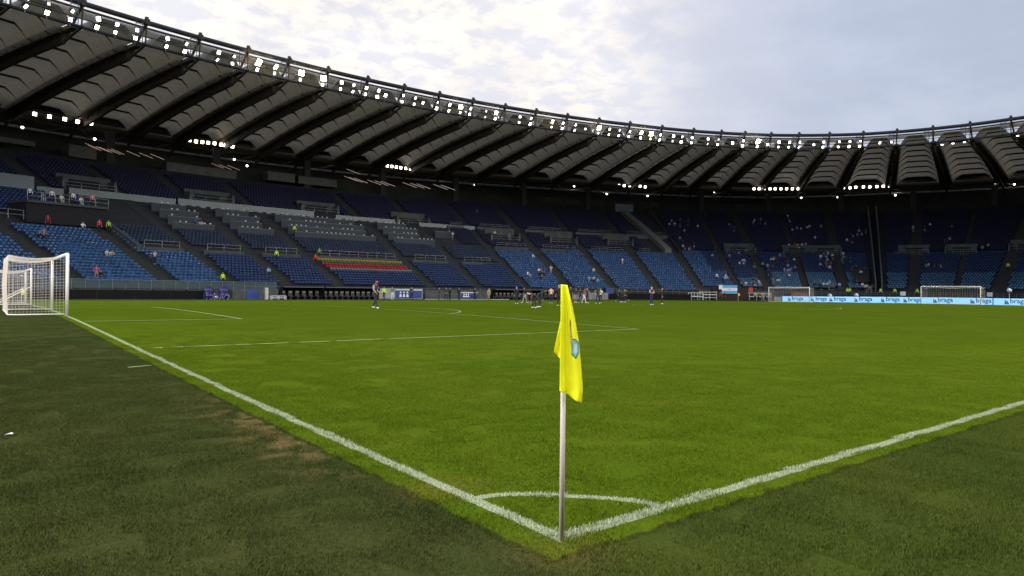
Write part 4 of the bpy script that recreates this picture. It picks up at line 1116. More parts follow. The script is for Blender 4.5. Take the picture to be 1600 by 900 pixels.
def sponsor(u0, u1, y, h, label, text=None):
    xa, xb = x_at(u0, y), x_at(u1, y); t = empty('sponsor_board', ((xa+xb)/2, y, 0), label=label, cat='sponsor board')
    b = MB(); b.box(((xa+xb)/2, y, h/2+0.15), (xb-xa, 0.1, h)); b.build('panel', M_BLUEB, t)
    b = MB(); b.box(((xa+xb)/2, y-0.06, h+0.10), (xb-xa, 0.02, 0.12)); 
    for k in range(3):
        xx = xa+(xb-xa)*(0.18+0.13*k); b.ball((xx, y-0.07, h*0.72+0.1), 0.13, 0, 8, 5, (1, .15, 1)); b.poly([(xx-.2, y-.07, .35), (xx+.2, y-.07, .35), (xx+.12, y-.07, h*.62), (xx-.12, y-.07, h*.62)])
    b.build('figure_print', MATS['paint_white'], t)
    if text:
        o = link('lettering', IA, parent=t); o.matrix_parent_inverse = parent_inv(t)
        o.matrix_world = Matrix.Translation((xa+(xb-xa)*0.74, y-0.07, 0.85)) @ Matrix(((1,0,0,0),(0,0,-1,0),(0,1,0,0),(0,0,0,1))) @ Matrix.Scale(0.55, 4)
sponsor(618, 659, 82, 1.25, 'blue board with white figures and letters IA between the dugouts', True)
sponsor(720, 746, 82, 0.95, 'small blue board with white print left of the right dugout')
# dugouts
def dugout(u0, u1, y, label, h=1.55):
    xa, xb = x_at(u0, y), x_at(u1, y); t = empty('dugout', ((xa+xb)/2, y, 0), label=label, cat='dugout', group='black team dugouts on the far side')
    prof_ = [(1.3, 0.0), (1.3, 0.7), (1.15, 1.15), (0.8, 1.42), (0.3, h), (-0.45, h+0.02)]
    b = MB()
    for k in range(len(prof_)-1):
        (ya, za), (yb, zb) = prof_[k], prof_[k+1]
        b.quad((xa, y+ya, za), (xb, y+ya, za), (xb, y+yb, zb), (xa, y+yb, zb))
    for xx in (xa, xb): b.poly([(xx, y+p, q) for p, q in prof_]+[(xx, y-0.1, 1.0), (xx, y+0.1, 0)])
    o = b.build('canopy', M_BBLK, t); s = o.modifiers.new('shell', 'SOLIDIFY'); s.thickness = 0.05
    b = MB(); b.box(((xa+xb)/2, y-0.47, h+0.02), (xb-xa, 0.05, 0.09)); b.build('canopy_edge', mat('canopy_edge', (0.10, 0.09, 0.14), 0.5, var=0), t)
    n = int((xb-xa)/0.75)
    for k in range(n):
        xx = xa+0.4+(xb-xa-0.8)*k/(n-1); b = MB(); b.box((xx, y+0.5, 0.42), (0.5, 0.5, 0.08)); b.box((xx, y+0.78, 0.78), (0.48, 0.08, 0.7)); b.box((xx, y+0.55, 0.2), (0.1, 0.3, 0.4)); b.box((xx, y+0.73, 0.95), (0.40, 0.02, 0.12), 1)
        b.build('seat', [mat('dugout_seat', (0.035, 0.035, 0.04), 0.5, var=0), mat('dugout_piping', (0.3, 0.3, 0.32), 0.5, var=0)], t)
dugout(441, 504, 79.5, 'black dugout, leftmost of the three on the far side')
dugout(507, 592, 79.5, 'long black dugout in the middle of the far side, beside the blue board')
dugout(771, 892, 79.5, 'black dugout behind the players, rightmost of the three')
# deep blue rounded display
M_DB = mat('display_blue', (0.008, 0.012, 0.10), 0.4, var=0.1); M_DW = mat('display_dot', (0.7, 0.6, 0.85), 0.5, var=0)
t = empty('blue_display', (x_at(338, 78.5), 78.5, 0), label='deep blue double-lobed display with white dots at the end of the black board', cat='display')
for u0, u1 in ((318, 334), (342, 358)):
    xa, xb = x_at(u0, 78.5), x_at(u1, 78.5); c = (xa+xb)/2; b = MB()
    b.ball((c, 78.5, 1.0), (xb-xa)*.55, 0, 12, 8, (1, .45, .9)); b.tube([(c, 78.5, 0.02), (c, 78.5, 0.9)], (xb-xa)*.42, 12, 0); b.build('lobe', M_DB, t, True)
xa, xb = x_at(326, 78.5), x_at(350, 78.5); b = MB(); b.box(((xa+xb)/2, 78.5, 0.35), (xb-xa, 0.4, 0.6)); b.build('link_block', M_DB, t)
b = MB(); xa, xb = x_at(319, 78.5), x_at(357, 78.5)
for k in range(46):
    zz = random.random()**1.6*0.75+0.05; xx = random.uniform(xa, xb); b.ball((xx, 77.95+random.uniform(0, .05), zz), 0.035, 0, 5, 4)
b.ball((x_at(337, 78), 77.95, 0.33), 0.11, 0, 8, 6); b.build('dot', M_DW, t)['kind'] = 'stuff'
# white bench frame, trolleys and cases on the far side
M_WF = mat('frame_white', (0.6, 0.6, 0.58), 0.5, var=0.05)
def frame(u0, u1, y, h, label, cat, name, m=M_WF, rails=2, depth=0.5, r=0.05, fn=None):
    xa, xb = x_at(u0, y), x_at(u1, y); b = MB()
    for xx in (xa, (xa+xb)/2, xb):
        for yy in (y, y+depth): b.tube([(xx, yy, 0), (xx, yy, h)], r, 6)
    for k in range(rails):
        z = h*(k+1)/rails
        for yy in (y, y+depth): b.tube([(xa, yy, z), (xb, yy, z)], r, 6)
        for xx in (xa, xb): b.tube([(xx, y, z), (xx, y+depth, z)], r, 6)
    return tag(b.build(name, m), label, cat)
frame(425, 447, 78.5, 0.45, 'low white bench frame at the left end of the dugouts', 'bench', 'bench')
frame(416, 418.5, 80, 1.4, 'upright white stand left of the low white bench', 'stand', 'upright_stand', rails=1, depth=0.3)
frame(382, 442, 83, 1.6, 'pale railing along the hoarding left of the dugouts', 'railing', 'railing', M_RAIL, 2, 0.1, 0.025)
# pale kerb in front of the dugouts
low_wall(664, 795, 78.6, 0.12, 'low pale kerb on the far side below the suited men', mat('kerb_pale', (0.45, 0.42, 0.40), 0.8, var=0.1), 'kerb', 'kerb')
low_wall(-60, 1050, 77.4, 0.05, 'thin dark kerb between the grass and the far track', mat('kerb_dark', (0.05, 0.05, 0.045), 0.8, var=0.1), 'kerb', 'kerb')

# camera platforms, tunnel and banners in the far corner
def local_axes(P):
    n = np.array([P[0]-CX, P[1]-CY]); th = math.degrees(math.atan2((P[1]-CY)/B0, (P[0]-CX)/A0)); return tangent(th), outward(th), th
def corner_box(u, s, z0, w, h, d, name, label, cat, m, kind=None):
    P = on_bowl(u, s); T, Nn, th = local_axes(P); b = MB(); b.box((P[0], P[1], z0+h/2), (w, d, h), 0, (T, Nn, (0,0,1))); return tag(b.build(name, m), label, cat, kind=kind)
def px_span(ua, ub, s): A, B_ = on_bowl(ua, s), on_bowl(ub, s); return float(np.hypot(*(A-B_)))
corner_box(1140, -1.9, 0, px_span(1112, 1166, -2), 2.3, 0.8, 'tunnel', 'dark red tunnel opening under the sky-blue banner', 'tunnel', mat('tunnel_dark', (0.022, 0.006, 0.006), 0.8, var=0.3))
P = on_bowl(1140, -2.6); T, Nn, th = local_axes(P); t = empty('banner', (P[0], P[1], 2.6), label='sky-blue banner with a white middle stripe hanging above the tunnel', cat='banner')
w = px_span(1128.5, 1152.5, -2.6)
M_SKYB = mat('banner_blue', (0.10, 0.38, 0.75), 0.7, var=0.06); 
for k, (m, zz) in enumerate(((M_SKYB, 0), (MATS['paint_white'], 1), (M_SKYB, 2))):
    b = MB()
    for q in range(8):
        a0, a1 = -w/2+w*q/8, -w/2+w*(q+1)/8
        f = lambda a: 0.04*math.sin(a*4)
        hh = 0.56
        A = [np.array([P[0], P[1], 0])+T*a-Nn*f(a) for a in (a0, a1)]
        z1_, z0_ = 3.0-hh*zz, 3.0-hh*(zz+1); b.quad(A[0]+[0,0,z0_], A[1]+[0,0,z0_], A[1]+[0,0,z1_], A[0]+[0,0,z1_])
    b.build('stripe', m, t)
b = MB(); b.ball(np.array([P[0], P[1], 2.2])-Nn*0.1, 0.13, 0, 6, 4, (1, 1, 0.6)); b.build('emblem', mat('emblem_dark', (0.1, 0.08, 0.05), 0.7, var=0), t)
t = corner_box(1126, -2.7, 2.15, 0.75, 0.85, 0.05, 'sign', 'small white sign at the left edge of the sky-blue banner', 'sign', MATS['paint_white'])
corner_box(1173, -2.3, 1.6, 0.9, 1.0, 0.05, 'sign', 'square red sign right of the tunnel', 'sign', mat('sign_red', (0.45, 0.05, 0.03), 0.6, var=0.1))
corner_box(1247, -2.0, 0.2, 3.4, 1.5, 1.2, 'shelter', 'rust-red shelter box seen through the training goal', 'shelter', mat('rust_red', (0.22, 0.06, 0.03), 0.7, var=0.3, scale=2))
corner_box(1432, -1.9, 1.2, 1.0, 0.8, 0.1, 'sign', 'white square panel left of the far goal', 'sign', MATS['paint_white']) if False else None
for u, lab in ((1411, 'white square panel on the railing left of the far goal'), (1547, 'white square panel on the railing right of the far goal')):
    corner_box(u, -1.9, 1.35, 0.95, 0.8, 0.06, 'sign', lab, 'sign', MATS['paint_white'])
def platform(u, s, w, h, d, label, lev=2):
    P = on_bowl(u, s); T, Nn, th = local_axes(P); b = MB(); o_ = np.array([P[0], P[1], 0.0])
    nx = max(2, int(w/1.2))
    for i in range(nx+1):
        for dd in (0, d): b.tube([o_+T*(-w/2+w*i/nx)+Nn*dd, o_+T*(-w/2+w*i/nx)+Nn*dd+[0,0,h]], 0.05, 6)
    for k in range(1, lev+1):
        z = h*k/lev
        for dd in (0, d): b.bar(o_+T*(-w/2)+Nn*dd+[0,0,z], o_+T*(w/2)+Nn*dd+[0,0,z], 0.1, 0.1)
    b.box(o_+Nn*d/2+[0,0,h*(lev-1)/lev+0.05], (w, d, 0.08), 0, (T, Nn, (0,0,1)))
    return tag(b.build('camera_platform', M_WF), label, 'platform', 'white metal platforms beside the tunnel')
platform(1109, -3.2, 3.0, 1.6, 1.4, 'white metal camera platform directly left of the tunnel', 3)
platform(1090, -3.6, 2.6, 1.4, 1.2, 'lower white metal platform, second left of the tunnel', 2)
platform(1188, -2.2, 4.6, 1.5, 0.9, 'white metal platform right of the tunnel, below the railing', 2)
# hoarding along the corner
for ua, ub, s, h, m, lab in ((884, 950, -3.0, 1.25, mat('mesh_grey', (0.20, 0.21, 0.21), 0.7, var=0.3, scale=1.5), 'grey hoarding behind the group of players'), (952, 1078, -3.0, 1.1, M_BBLK, 'low black hoarding right of the players'), (1256, 1600, -2.6, 0.9, M_BBLK, 'black hoarding behind the long lit board')):
    b = MB(); n = 8; ps = [on_bowl(ua+(ub-ua)*k/n, s) for k in range(n+1)]
    for k in range(n): b.bar((*ps[k], h/2), (*ps[k+1], h/2), 0.12, h)
    tag(b.build('hoarding', m), lab, 'hoarding')
# white domes / helmets seen as pale balls behind the boards: covered stools
k = 0
for u, z in ((1297, 1.15), (1338, 1.3), (1577, 2.5)):
    P = on_bowl(u, -2.9); b = MB(); b.ball((P[0], P[1], z), 0.42, 0, 10, 8); b.tube([(P[0], P[1], 0), (P[0], P[1], z)], 0.04, 6, 0)
    tag(b.build('parasol', MATS['paint_white'], None, True), f'folded round white cover on a pole, {ordinal(k)} from the left behind the lit board', 'cover', 'white covers behind the lit board'); k += 1
# tripod cameras etc. left of the corner: blue box
b = MB(); P = on_bowl(951, -2.0); T, Nn, th = local_axes(P); b.box((P[0], P[1], 1.5), (1.6, 0.8, 1.1), 0, (T, Nn, (0,0,1))); b.box((P[0], P[1], 2.1), (1.7, 0.9, 0.1), 0, (T, Nn, (0,0,1))); tag(b.build('equipment_case', M_BLUEB), 'navy equipment case above the hoarding right of the group', 'case')
# white paper scraps on the turf near the left edge
b = MB(); P = at_height(12, 679, 0.02); b.quad(P+[-.03,0,0], P+[0.01,-.02,0.01], P+[.03,.01,0.015], P+[0,.02,.005]); b.quad(P+[0.01,-.02,0.012], P+[.035,-.025,0.0], P+[.045,0,0.012], P+[.03,.01,0.015])
tag(b.build('paper_scrap', MATS['paint_white']), 'crumpled white paper scrap lying on the turf at the left edge', 'litter')

# ------------------------------------------------------------------ people
def bone_mesh(J, E, name, tags, hands=True, lod=1):
    """one continuous skinned body; J joints {name:(pos, radius)}, E bones [(a, b, region)]"""
    names_ = list(J); idx = {n: i for i, n in enumerate(names_)}
    me = bpy.data.meshes.new(name); me.from_pydata([J[n][0] for n in names_], [(idx[a], idx[b]) for a, b, _ in E], []); me.update()
    o = bpy.data.objects.new(name, me); COL.objects.link(o)
    sk = o.modifiers.new('skin', 'SKIN'); sk.use_smooth_shade = True; sk.branch_smoothing = 0.3
    for i, n in enumerate(names_):
        r = J[n][1]; me.skin_vertices[0].data[i].radius = r if isinstance(r, tuple) else (r, r)
    me.skin_vertices[0].data[idx['pelvis']].use_root = True
    ss_ = o.modifiers.new('sub', 'SUBSURF'); ss_.levels = lod; ss_.render_levels = lod
    dg = bpy.context.evaluated_depsgraph_get(); dg.update()
    out = bpy.data.meshes.new_from_object(o.evaluated_get(dg)); COL.objects.unlink(o); bpy.data.objects.remove(o)
    out.name = name; segs_ = [(np.array(J[a][0]), np.array(J[b][0]), r) for a, b, r in E]
    mi = []
    hc = np.array(J['head'][0])
    for p in out.polygons:
        c = np.array(p.center); best = None
        for a, b2, r in segs_:
            d = b2-a; t = max(0, min(1, float((c-a)@d/(d@d+1e-9)))); q = float(np.linalg.norm(a+d*t-c))
            if best is None or q < best[0]: best = (q, r)
        r = best[1]
        if r == 1 and (c[2] > hc[2]+0.02 or (c[2] > hc[2]-0.06 and c[1] > hc[1]+0.03)) and np.linalg.norm(c-hc) < 0.2: r = 4
        mi.append(r)
    out.materials.clear()
    for _ in range(6): out.materials.append(SLOTM)
    out.polygons.foreach_set('material_index', mi); out.polygons.foreach_set('use_smooth', [True]*len(mi)); out.update()
    return out
SLOTM = mat('cloth_plain', (0.1, 0.1, 0.1), 0.8, var=0)
# regions: 0 top, 1 skin, 2 trousers, 3 shoes, 4 hair, 5 sleeves
def person_pose(name, lean=0.0, armL=((-.25,0,1.15),(-.27,-.05,.88)), armR=((.25,0,1.15),(.27,-.05,.88)), legL=((-.10,0,.50),(-.11,.02,.09)), legR=((.10,0,.50),(.11,.02,.09)), pelvis=(0,0,.95), head_down=0.0, seat=False, shorts=False, lod=1):
    px_, py_, pz_ = pelvis
    def tr(x, y, z):       # torso point leaned about the pelvis
        a = lean; dz = z-.95; return (px_+x, py_-math.sin(a)*dz+y*math.cos(a), pz_+math.cos(a)*dz+y*math.sin(a))
    J = {'pelvis': ((px_, py_, pz_), (.135, .10)), 'waist': (tr(0,0,1.08), (.125, .09)), 'chest': (tr(0,0,1.30), (.155, .105)), 'collar': (tr(0,.01,1.45), (.10, .075)), 'neck': (tr(0,0,1.52), .055),
         'jaw': (tr(0,-.02-head_down*.05,1.60-head_down*.02), (.066, .075)), 'head': (tr(0,-.01-head_down*.08,1.69-head_down*.04), (.082, .098)), 'crown': (tr(0,0-head_down*.10,1.765-head_down*.06), (.055, .065)),
         'nose': (tr(0,-.125-head_down*.08,1.665-head_down*.04), .012), 'earL': (tr(-.095,0-head_down*.08,1.68-head_down*.04), .014), 'earR': (tr(.095,0-head_down*.08,1.68-head_down*.04), .014)}
    E = [('pelvis','waist',0),('waist','chest',0),('chest','collar',0),('collar','neck',1),('neck','jaw',1),('jaw','head',1),('head','crown',1),('head','nose',1),('head','earL',1),('head','earR',1)]
    for s, sg, arm, leg in (('L', -1, armL, legL), ('R', 1, armR, legR)):
        sh = tr(sg*.19, 0, 1.42); J['sh'+s] = (sh, .068); el, wr = arm; J['el'+s] = (el, .046); J['wr'+s] = (wr, .030)
        d = np.array(wr)-np.array(el); d = d/np.linalg.norm(d); side = np.array([sg*1.0, 0, 0]); side = side-d*(side@d); side = side/np.linalg.norm(side); fw = np.cross(d, side)
        pl = np.array(wr)+d*.05; J['pm'+s] = (tuple(pl), (.034, .020)); kn = pl+d*.045; J['kn'+s] = (tuple(kn), (.034, .018))
        E += [('collar','sh'+s,0),('sh'+s,'el'+s,5),('el'+s,'wr'+s,5),('wr'+s,'pm'+s,1),('pm'+s,'kn'+s,1)]
        for q, (off, ln) in enumerate(((-.030,.065),(-.010,.075),(.010,.070),(.030,.055))):
            a = kn+fw*off+d*.012; m2 = a+d*ln*.5+side*(-.006); e = a+d*ln-side*.022
            J[f'f{q}a{s}'] = (tuple(a), .0095); J[f'f{q}b{s}'] = (tuple(m2), .009); J[f'f{q}c{s}'] = (tuple(e), .0075)
            E += [('kn'+s, f'f{q}a{s}', 1), (f'f{q}a{s}', f'f{q}b{s}', 1), (f'f{q}b{s}', f'f{q}c{s}', 1)]
        a = pl-fw*.045; e = pl-fw*.065+d*.045; J['t1'+s] = (tuple(a), .012); J['t2'+s] = (tuple(e), .009); E += [('pm'+s, 't1'+s, 1), ('t1'+s, 't2'+s, 1)]
        kn_, an = leg; J['hip'+s] = ((px_+sg*.095, py_, pz_-.06), (.095, .095)); J['th'+s] = (tuple((np.array(J['hip'+s][0])*.55+np.array(kn_)*.45)), .082); J['kne'+s] = (kn_, .060); 
        calf = np.array(kn_)*.62+np.array(an)*.38+np.array((0,.018,0)); J['cal'+s] = (tuple(calf), .058); J['an'+s] = (an, .040)
        J['heel'+s] = ((an[0], an[1]+.03, an[2]-.045), .038); J['toe'+s] = ((an[0]+sg*.02, an[1]-.17, an[2]-.055), (.042, .026))
        lower = 1 if shorts else 2
        E += [('pelvis','hip'+s,2),('hip'+s,'th'+s,2),('th'+s,'kne'+s,2),('kne'+s,'cal'+s,lower),('cal'+s,'an'+s,lower),('an'+s,'heel'+s,3),('heel'+s,'toe'+s,3)]
    return bone_mesh(J, E, name, None, lod=lod)
POSE = {
 'stand': person_pose('person', 0.02),
 'akimbo': person_pose('person', 0.0, armL=((-.36,.10,1.20),(-.20,-.06,1.02)), armR=((.36,.10,1.20),(.20,-.06,1.02)), legL=((-.15,0,.50),(-.20,.02,.09)), legR=((.15,0,.50),(.20,.02,.09))),
 'walk': person_pose('person', 0.10, armL=((-.27,-.12,1.16),(-.25,-.30,.98)), armR=((.27,.10,1.15),(.20,-.14,.98)), legL=((-.10,-.17,.53),(-.11,-.27,.10)), legR=((.10,.02,.50),(.11,.30,.13)), head_down=.6),
 'jog': person_pose('person', 0.14, armL=((-.26,.16,1.18),(-.28,-.04,1.00)), armR=((.26,-.14,1.18),(.22,-.34,1.22)), legL=((-.10,.02,.50),(-.11,.36,.30)), legR=((.10,-.24,.56),(.11,-.20,.11))),
 'bend': person_pose('person', 1.05, armL=((-.22,-.42,.86),(-.18,-.34,.58)), armR=((.22,-.42,.86),(.18,-.34,.58)), legL=((-.15,-.14,.48),(-.16,.03,.09)), legR=((.15,-.14,.48),(.16,.03,.09)), pelvis=(0,.08,.88), head_down=.3),
 'bendlow': person_pose('person', 1.35, armL=((-.24,-.50,.72),(-.20,-.42,.42)), armR=((.24,-.50,.72),(.20,-.42,.42)), legL=((-.15,-.10,.47),(-.16,.03,.09)), legR=((.15,-.10,.47),(.16,.03,.09)), pelvis=(0,.10,.86)),
 'crossed': person_pose('person', 0.0, armL=((-.26,-.04,1.17),(-.02,-.20,1.18)), armR=((.26,-.04,1.17),(.02,-.22,1.13))),
 'clap': person_pose('person', 0.03, armL=((-.27,-.10,1.20),(-.06,-.30,1.38)), armR=((.27,-.10,1.20),(.06,-.30,1.38))),
 'shorts': person_pose('person', 0.03, armL=((-.30,.0,1.16),(-.26,-.18,1.00)), armR=((.28,.04,1.15),(.27,-.02,.89)), legL=((-.13,-.05,.50),(-.15,.02,.09)), legR=((.12,.03,.50),(.13,.08,.09)), shorts=True),
 'seated': person_pose('person', 0.10, armL=((-.24,-.05,.72),(-.14,-.28,.62)), armR=((.24,-.05,.72),(.14,-.28,.62)), pelvis=(0,.18,.50), legL=((-.11,-.26,.50),(-.11,-.26,.09)), legR=((.11,-.26,.50),(.11,-.26,.09))),
 'seatfwd': person_pose('person', 0.45, armL=((-.22,-.26,.66),(-.08,-.38,.62)), armR=((.22,-.26,.66),(.08,-.38,.62)), pelvis=(0,.18,.50), legL=((-.13,-.26,.50),(-.12,-.24,.09)), legR=((.13,-.26,.50),(.12,-.24,.09)), head_down=.4),
}
CLOTH = {}
def cmat(c): 
    k = 'cloth_%d_%d_%d' % tuple(int(x*255) for x in c)
    return mat(k, c, 0.85, var=0.08, scale=6)
SK1, SK2, SK3 = (0.46, 0.26, 0.17), (0.30, 0.15, 0.09), (0.10, 0.05, 0.03)
BLK, NAVY, GRN, WHT, RED, PNK, HIV, GRY, TAN, HAIRD, HAIRB = (0.012,.012,.015), (.012,.018,.05), (.012,.06,.04), (.75,.75,.75), (.45,.03,.03), (.75,.42,.36), (.55,.95,.06), (.18,.18,.19), (.45,.32,.22), (.015,.01,.008), (.08,.04,.02)
def person(pose, P, face, label, top=BLK, sleeves=None, pants=BLK, skin=SK1, shoes=WHT, hair=HAIRD, group=None, sc=1.0, name='person'):
    o = link(name, POSE[pose], tuple(P), face, sc=sc)
    for i, c in enumerate((top, skin, pants, shoes, hair, sleeves or top)):
        o.material_slots[i].link = 'OBJECT'; o.material_slots[i].material = cmat(c)
    return tag(o, label, 'person', group)
FACE_CAM = math.atan2(-_F[1], -_F[0])+math.pi/2        # local -Y looks to the camera
def on_pitch(u, v, hpx, hm=1.8):
    Z = FPX*hm/hpx; P = at_depth(u, Z); return P, hm/1.8
PLY = [  # u, head v, feet v, pose, turn, label, clothes
 (586,435.5,481,'walk',1.0,'player in dark green top with bright pink head covering walking left of the group',dict(top=GRN,sleeves=(.35,.30,.30),pants=(.012,.02,.03),skin=(.55,.07,.10),hair=(.55,.05,.09))),
 (807,447,474.5,'stand',.4,'player in dark top, leftmost of the warming-up group',dict(top=NAVY,pants=(.02,.02,.03),skin=SK1)),
 (820.5,448.5,474,'walk',-1.2,'player in dark top and white shorts, second from left in the group',dict(top=BLK,pants=(.3,.3,.32),skin=SK2)),
 (827.5,448.5,472.5,'stand',2.8,'dark-clothed figure just behind the bending pair',dict(top=BLK,pants=BLK,skin=SK3)),
 (835,457,482,'bendlow',-.9,'bending player with white cap and bare brown arms, left of the flag',dict(top=(.10,.03,.02),sleeves=SK3,pants=BLK,skin=SK2,hair=WHT)),
 (841.5,452.5,481,'bend',1.1,'bending player in dark green beside the white-capped one',dict(top=(.01,.03,.03),pants=(.02,.02,.03),skin=SK2)),
 (861,446.5,472.5,'crossed',2.9,'player in pale pink top and dark trousers left of the flag',dict(top=PNK,pants=NAVY,skin=SK1)),
 (873.5,444,478,'stand',-.3,'dark-clothed player with reddish hair half hidden by the flag',dict(top=BLK,pants=BLK,skin=SK1,hair=(.30,.04,.02))),
 (891.5,446.5,474,'stand',.2,'black-clothed player directly right of the flag',dict(top=BLK,pants=BLK,skin=SK2)),
 (899.5,450.5,474,'shorts',.6,'player in dark top and pale trousers, second right of the flag',dict(top=NAVY,pants=(.25,.25,.27),skin=SK2)),
 (906.5,451.5,474.5,'akimbo',2.6,'dark player with hands on hips, third right of the flag',dict(top=BLK,pants=BLK,skin=SK2)),
 (912,451,474,'walk',1.4,'player in rust-brown bib, fourth right of the flag',dict(top=(.25,.06,.03),pants=WHT,skin=SK1)),
 (917.5,449.5,474,'stand',-.6,'dark player with light stripe, fifth right of the flag',dict(top=NAVY,sleeves=(.3,.2,.2),pants=BLK,skin=SK1)),
 (934,448.5,474.5,'akimbo',.3,'dark player, left of the close pair with the cream top',dict(top=BLK,sleeves=(.25,.25,.28),pants=NAVY,skin=SK3)),
 (938.5,451,474.5,'clap',-.5,'player in cream top, right of the close pair',dict(top=(.7,.65,.45),pants=(.02,.02,.04),skin=SK1)),
 (966,452.5,474,'jog',.9,'jogging player in dark green, leftmost of four in a row',dict(top=GRN,pants=BLK,skin=SK2)),
 (970.5,454,474,'stand',1.9,'dark player, second of four in a row',dict(top=BLK,pants=BLK,skin=SK2)),
 (974.5,453,474.5,'walk',.7,'dark player with pale hair, third of four in a row',dict(top=GRN,pants=BLK,skin=SK1,hair=(.4,.4,.38))),
 (979.5,454.5,474,'jog',-1.3,'dark player, rightmost of four in a row',dict(top=BLK,pants=BLK,skin=SK1)),
 (1018,446,475.5,'crossed',.4,'tall player in navy with white collar, left of the last pair',dict(top=NAVY,sleeves=(.45,.3,.3),pants=NAVY,skin=(.7,.35,.28))),
 (1034,449.5,476,'stand',1.4,'player all in black with white shoes, right of the last pair',dict(top=BLK,pants=BLK,skin=SK1)),
]
for u, vh, vf, pose, turn, lab, kw in PLY:
    hm = 1.8; hp = vf-vh
    if pose == 'bend': hp *= 1.8/1.35
    if pose == 'bendlow': hp *= 1.8/1.12
    P, _ = on_pitch(u, vf, hp); person(pose, P, FACE_CAM+turn, lab, group='players warming up on the pitch', **kw)
SIDE = [(643,452,471.5,'crossed',.2,'man in dark suit in front of the blue sponsor board',dict(top=BLK,pants=BLK,shoes=BLK)),
 (717,450.5,471.5,'stand',.6,'man in dark suit standing left of the small blue board',dict(top=BLK,pants=BLK,shoes=BLK)),
 (742,451,470.5,'stand',-.4,'man in navy suit right of the small blue board',dict(top=NAVY,pants=NAVY,shoes=BLK)),
 (600,450,468.5,'stand',.2,'steward in yellow-green vest right of the long dugout',dict(top=HIV,pants=BLK,shoes=BLK)),
 (764,452,470.5,'stand',0.5,'man in pale top at the left end of the right dugout',dict(top=(.45,.42,.3),pants=TAN,shoes=BLK)),
 (686,450,468,'stand',1.5,'dark figure among the greenery-coloured group left of the suited men',dict(top=(.03,.05,.03),pants=BLK,shoes=BLK)),
 (697,447,468,'akimbo',.3,'figure in dark green, tallest of the sideline group',dict(top=(.02,.05,.025),pants=BLK,shoes=BLK)),
 (703,449,468,'stand',2.2,'figure in black, rightmost of the sideline group',dict(top=BLK,pants=BLK,shoes=BLK)),
 (613,452,468,'stand',.2,'person in white trousers beside the blue sponsor board',dict(top=GRY,pants=WHT)),
 (1126,456,470,'stand',.2,'person in red top at the left of the tunnel mouth',dict(top=RED,pants=BLK,shoes=BLK)),
 (1132,457,470,'stand',.9,'person in black at the tunnel mouth',dict(top=BLK,pants=BLK,shoes=BLK)),
 (1180,456,470.5,'stand',.1,'person in pale top, leftmost of the group right of the tunnel',dict(top=(.45,.45,.40),pants=BLK,shoes=BLK)),
 (1185,456,470.5,'stand',.6,'person in olive top, second of the group right of the tunnel',dict(top=(.18,.18,.06),pants=BLK,shoes=BLK)),
 (1190.5,456,470.5,'clap',-.4,'person in yellowish top, third of the group right of the tunnel',dict(top=(.5,.45,.15),pants=GRY,shoes=BLK)),
 (1196,457,470.5,'stand',.3,'person in grey, fourth of the group right of the tunnel',dict(top=GRY,pants=BLK)),
 (1202,457,470.5,'stand',-.8,'person in pale pink, rightmost of the group right of the tunnel',dict(top=PNK,pants=GRY))]
for u, vh, vf, pose, turn, lab, kw in SIDE:
    if u < 800: x = x_at(u, 78.2 if u > 640 else 78.9); P = np.array([x, 78.2, 0.0]) if u > 640 else np.array([x, 78.9, 0.0])
    else: q = on_bowl(u, -5.0); P = np.array([q[0], q[1], 0.0])
    person(pose, P, FACE_CAM+turn, lab, group='people standing along the far sideline', **kw)
# stewards behind the lit board and in the stands
ST = [(1324,'right of the training goal'),(1327.5,'second right of the training goal'),(1376,'left of the white square panel'),(1398,'just left of the white panel by the far goal'),(1433,'at the foot of the narrow stairway')]
for k, (u, wh) in enumerate(ST):
    q = on_bowl(u, -0.6); person('stand', (q[0], q[1], 1.1), FACE_CAM+random.uniform(-.5, .5), f'steward in yellow-green vest, {wh}', top=HIV, pants=BLK, shoes=BLK, group='stewards at the foot of the curved end')
# ------------------------------------------------------------------ spectators
CL = [(1060,350,16,6,11),(1098,350,9,14,13),(1062,377,8,5,5),(1150,356,9,6,5),(1135,396,22,5,16),(1166,408,9,10,8),(1182,420,9,8,6),(1232,346,8,7,7),(1248,388,16,5,15),(1224,405,12,5,9),(1234,424,10,8,9),(1203,418,14,7,9),
      (1292,403,18,6,12),(1297,417,15,6,6),(1328,375,8,5,4),(1345,362,7,9,6),(1322,406,9,6,7),(1342,424,9,9,6),(1432,360,18,5,7),(1482,379,10,6,4),(1546,388,12,5,3),(1455,417,14,5,6),(1132,436,10,5,6),(1184,445,14,3,12),(1292,448,30,3,14),(1356,452,14,3,10),
      (846,434,5,9,8),(826,436,3,4,2),(859,420,4,4,3),(906,404,4,3,2),(929,420,4,5,3),(946,427,3,4,3),(926,441,7,4,4),(1075,390,14,4,6),(1176,350,20,8,6),(1260,360,22,10,8),(1210,440,10,4,5)]
SING = [(148,431,(.5,.08,.2)),(154,432,BLK),(247,411,(.6,.42,.35)),(165,399,(.5,.5,.48)),(172,401,(.4,.4,.38)),(68,372,(.25,.25,.28)),(60,372,BLK),(131,356,WHT),(420,427,(.35,.5,.8)),(432,431,RED),(974,412,WHT),
        (305,349,(.05,.1,.4)),(318,354,PNK),(702,326,WHT),(745,331,GRY),(774,367,WHT),(708,373,WHT),(795,373,GRY),(1068,362,WHT),(1455,354,WHT),(1487,357,GRY),(832,402,WHT),(850,408,(.4,.5,.6))]
HI = [(432,404,HIV,'at the parapet above the narrow stairway'),(499,400,(.1,.5,.1),'in green at the left end of the yellow seats'),(148,342,HIV,'at the right end of the covered gallery'),(348,446,HIV,'behind the deep blue display'),(1575,419,HIV,'on the wide stairway at the right edge'),(460,363,HIV,'below the press desks')]
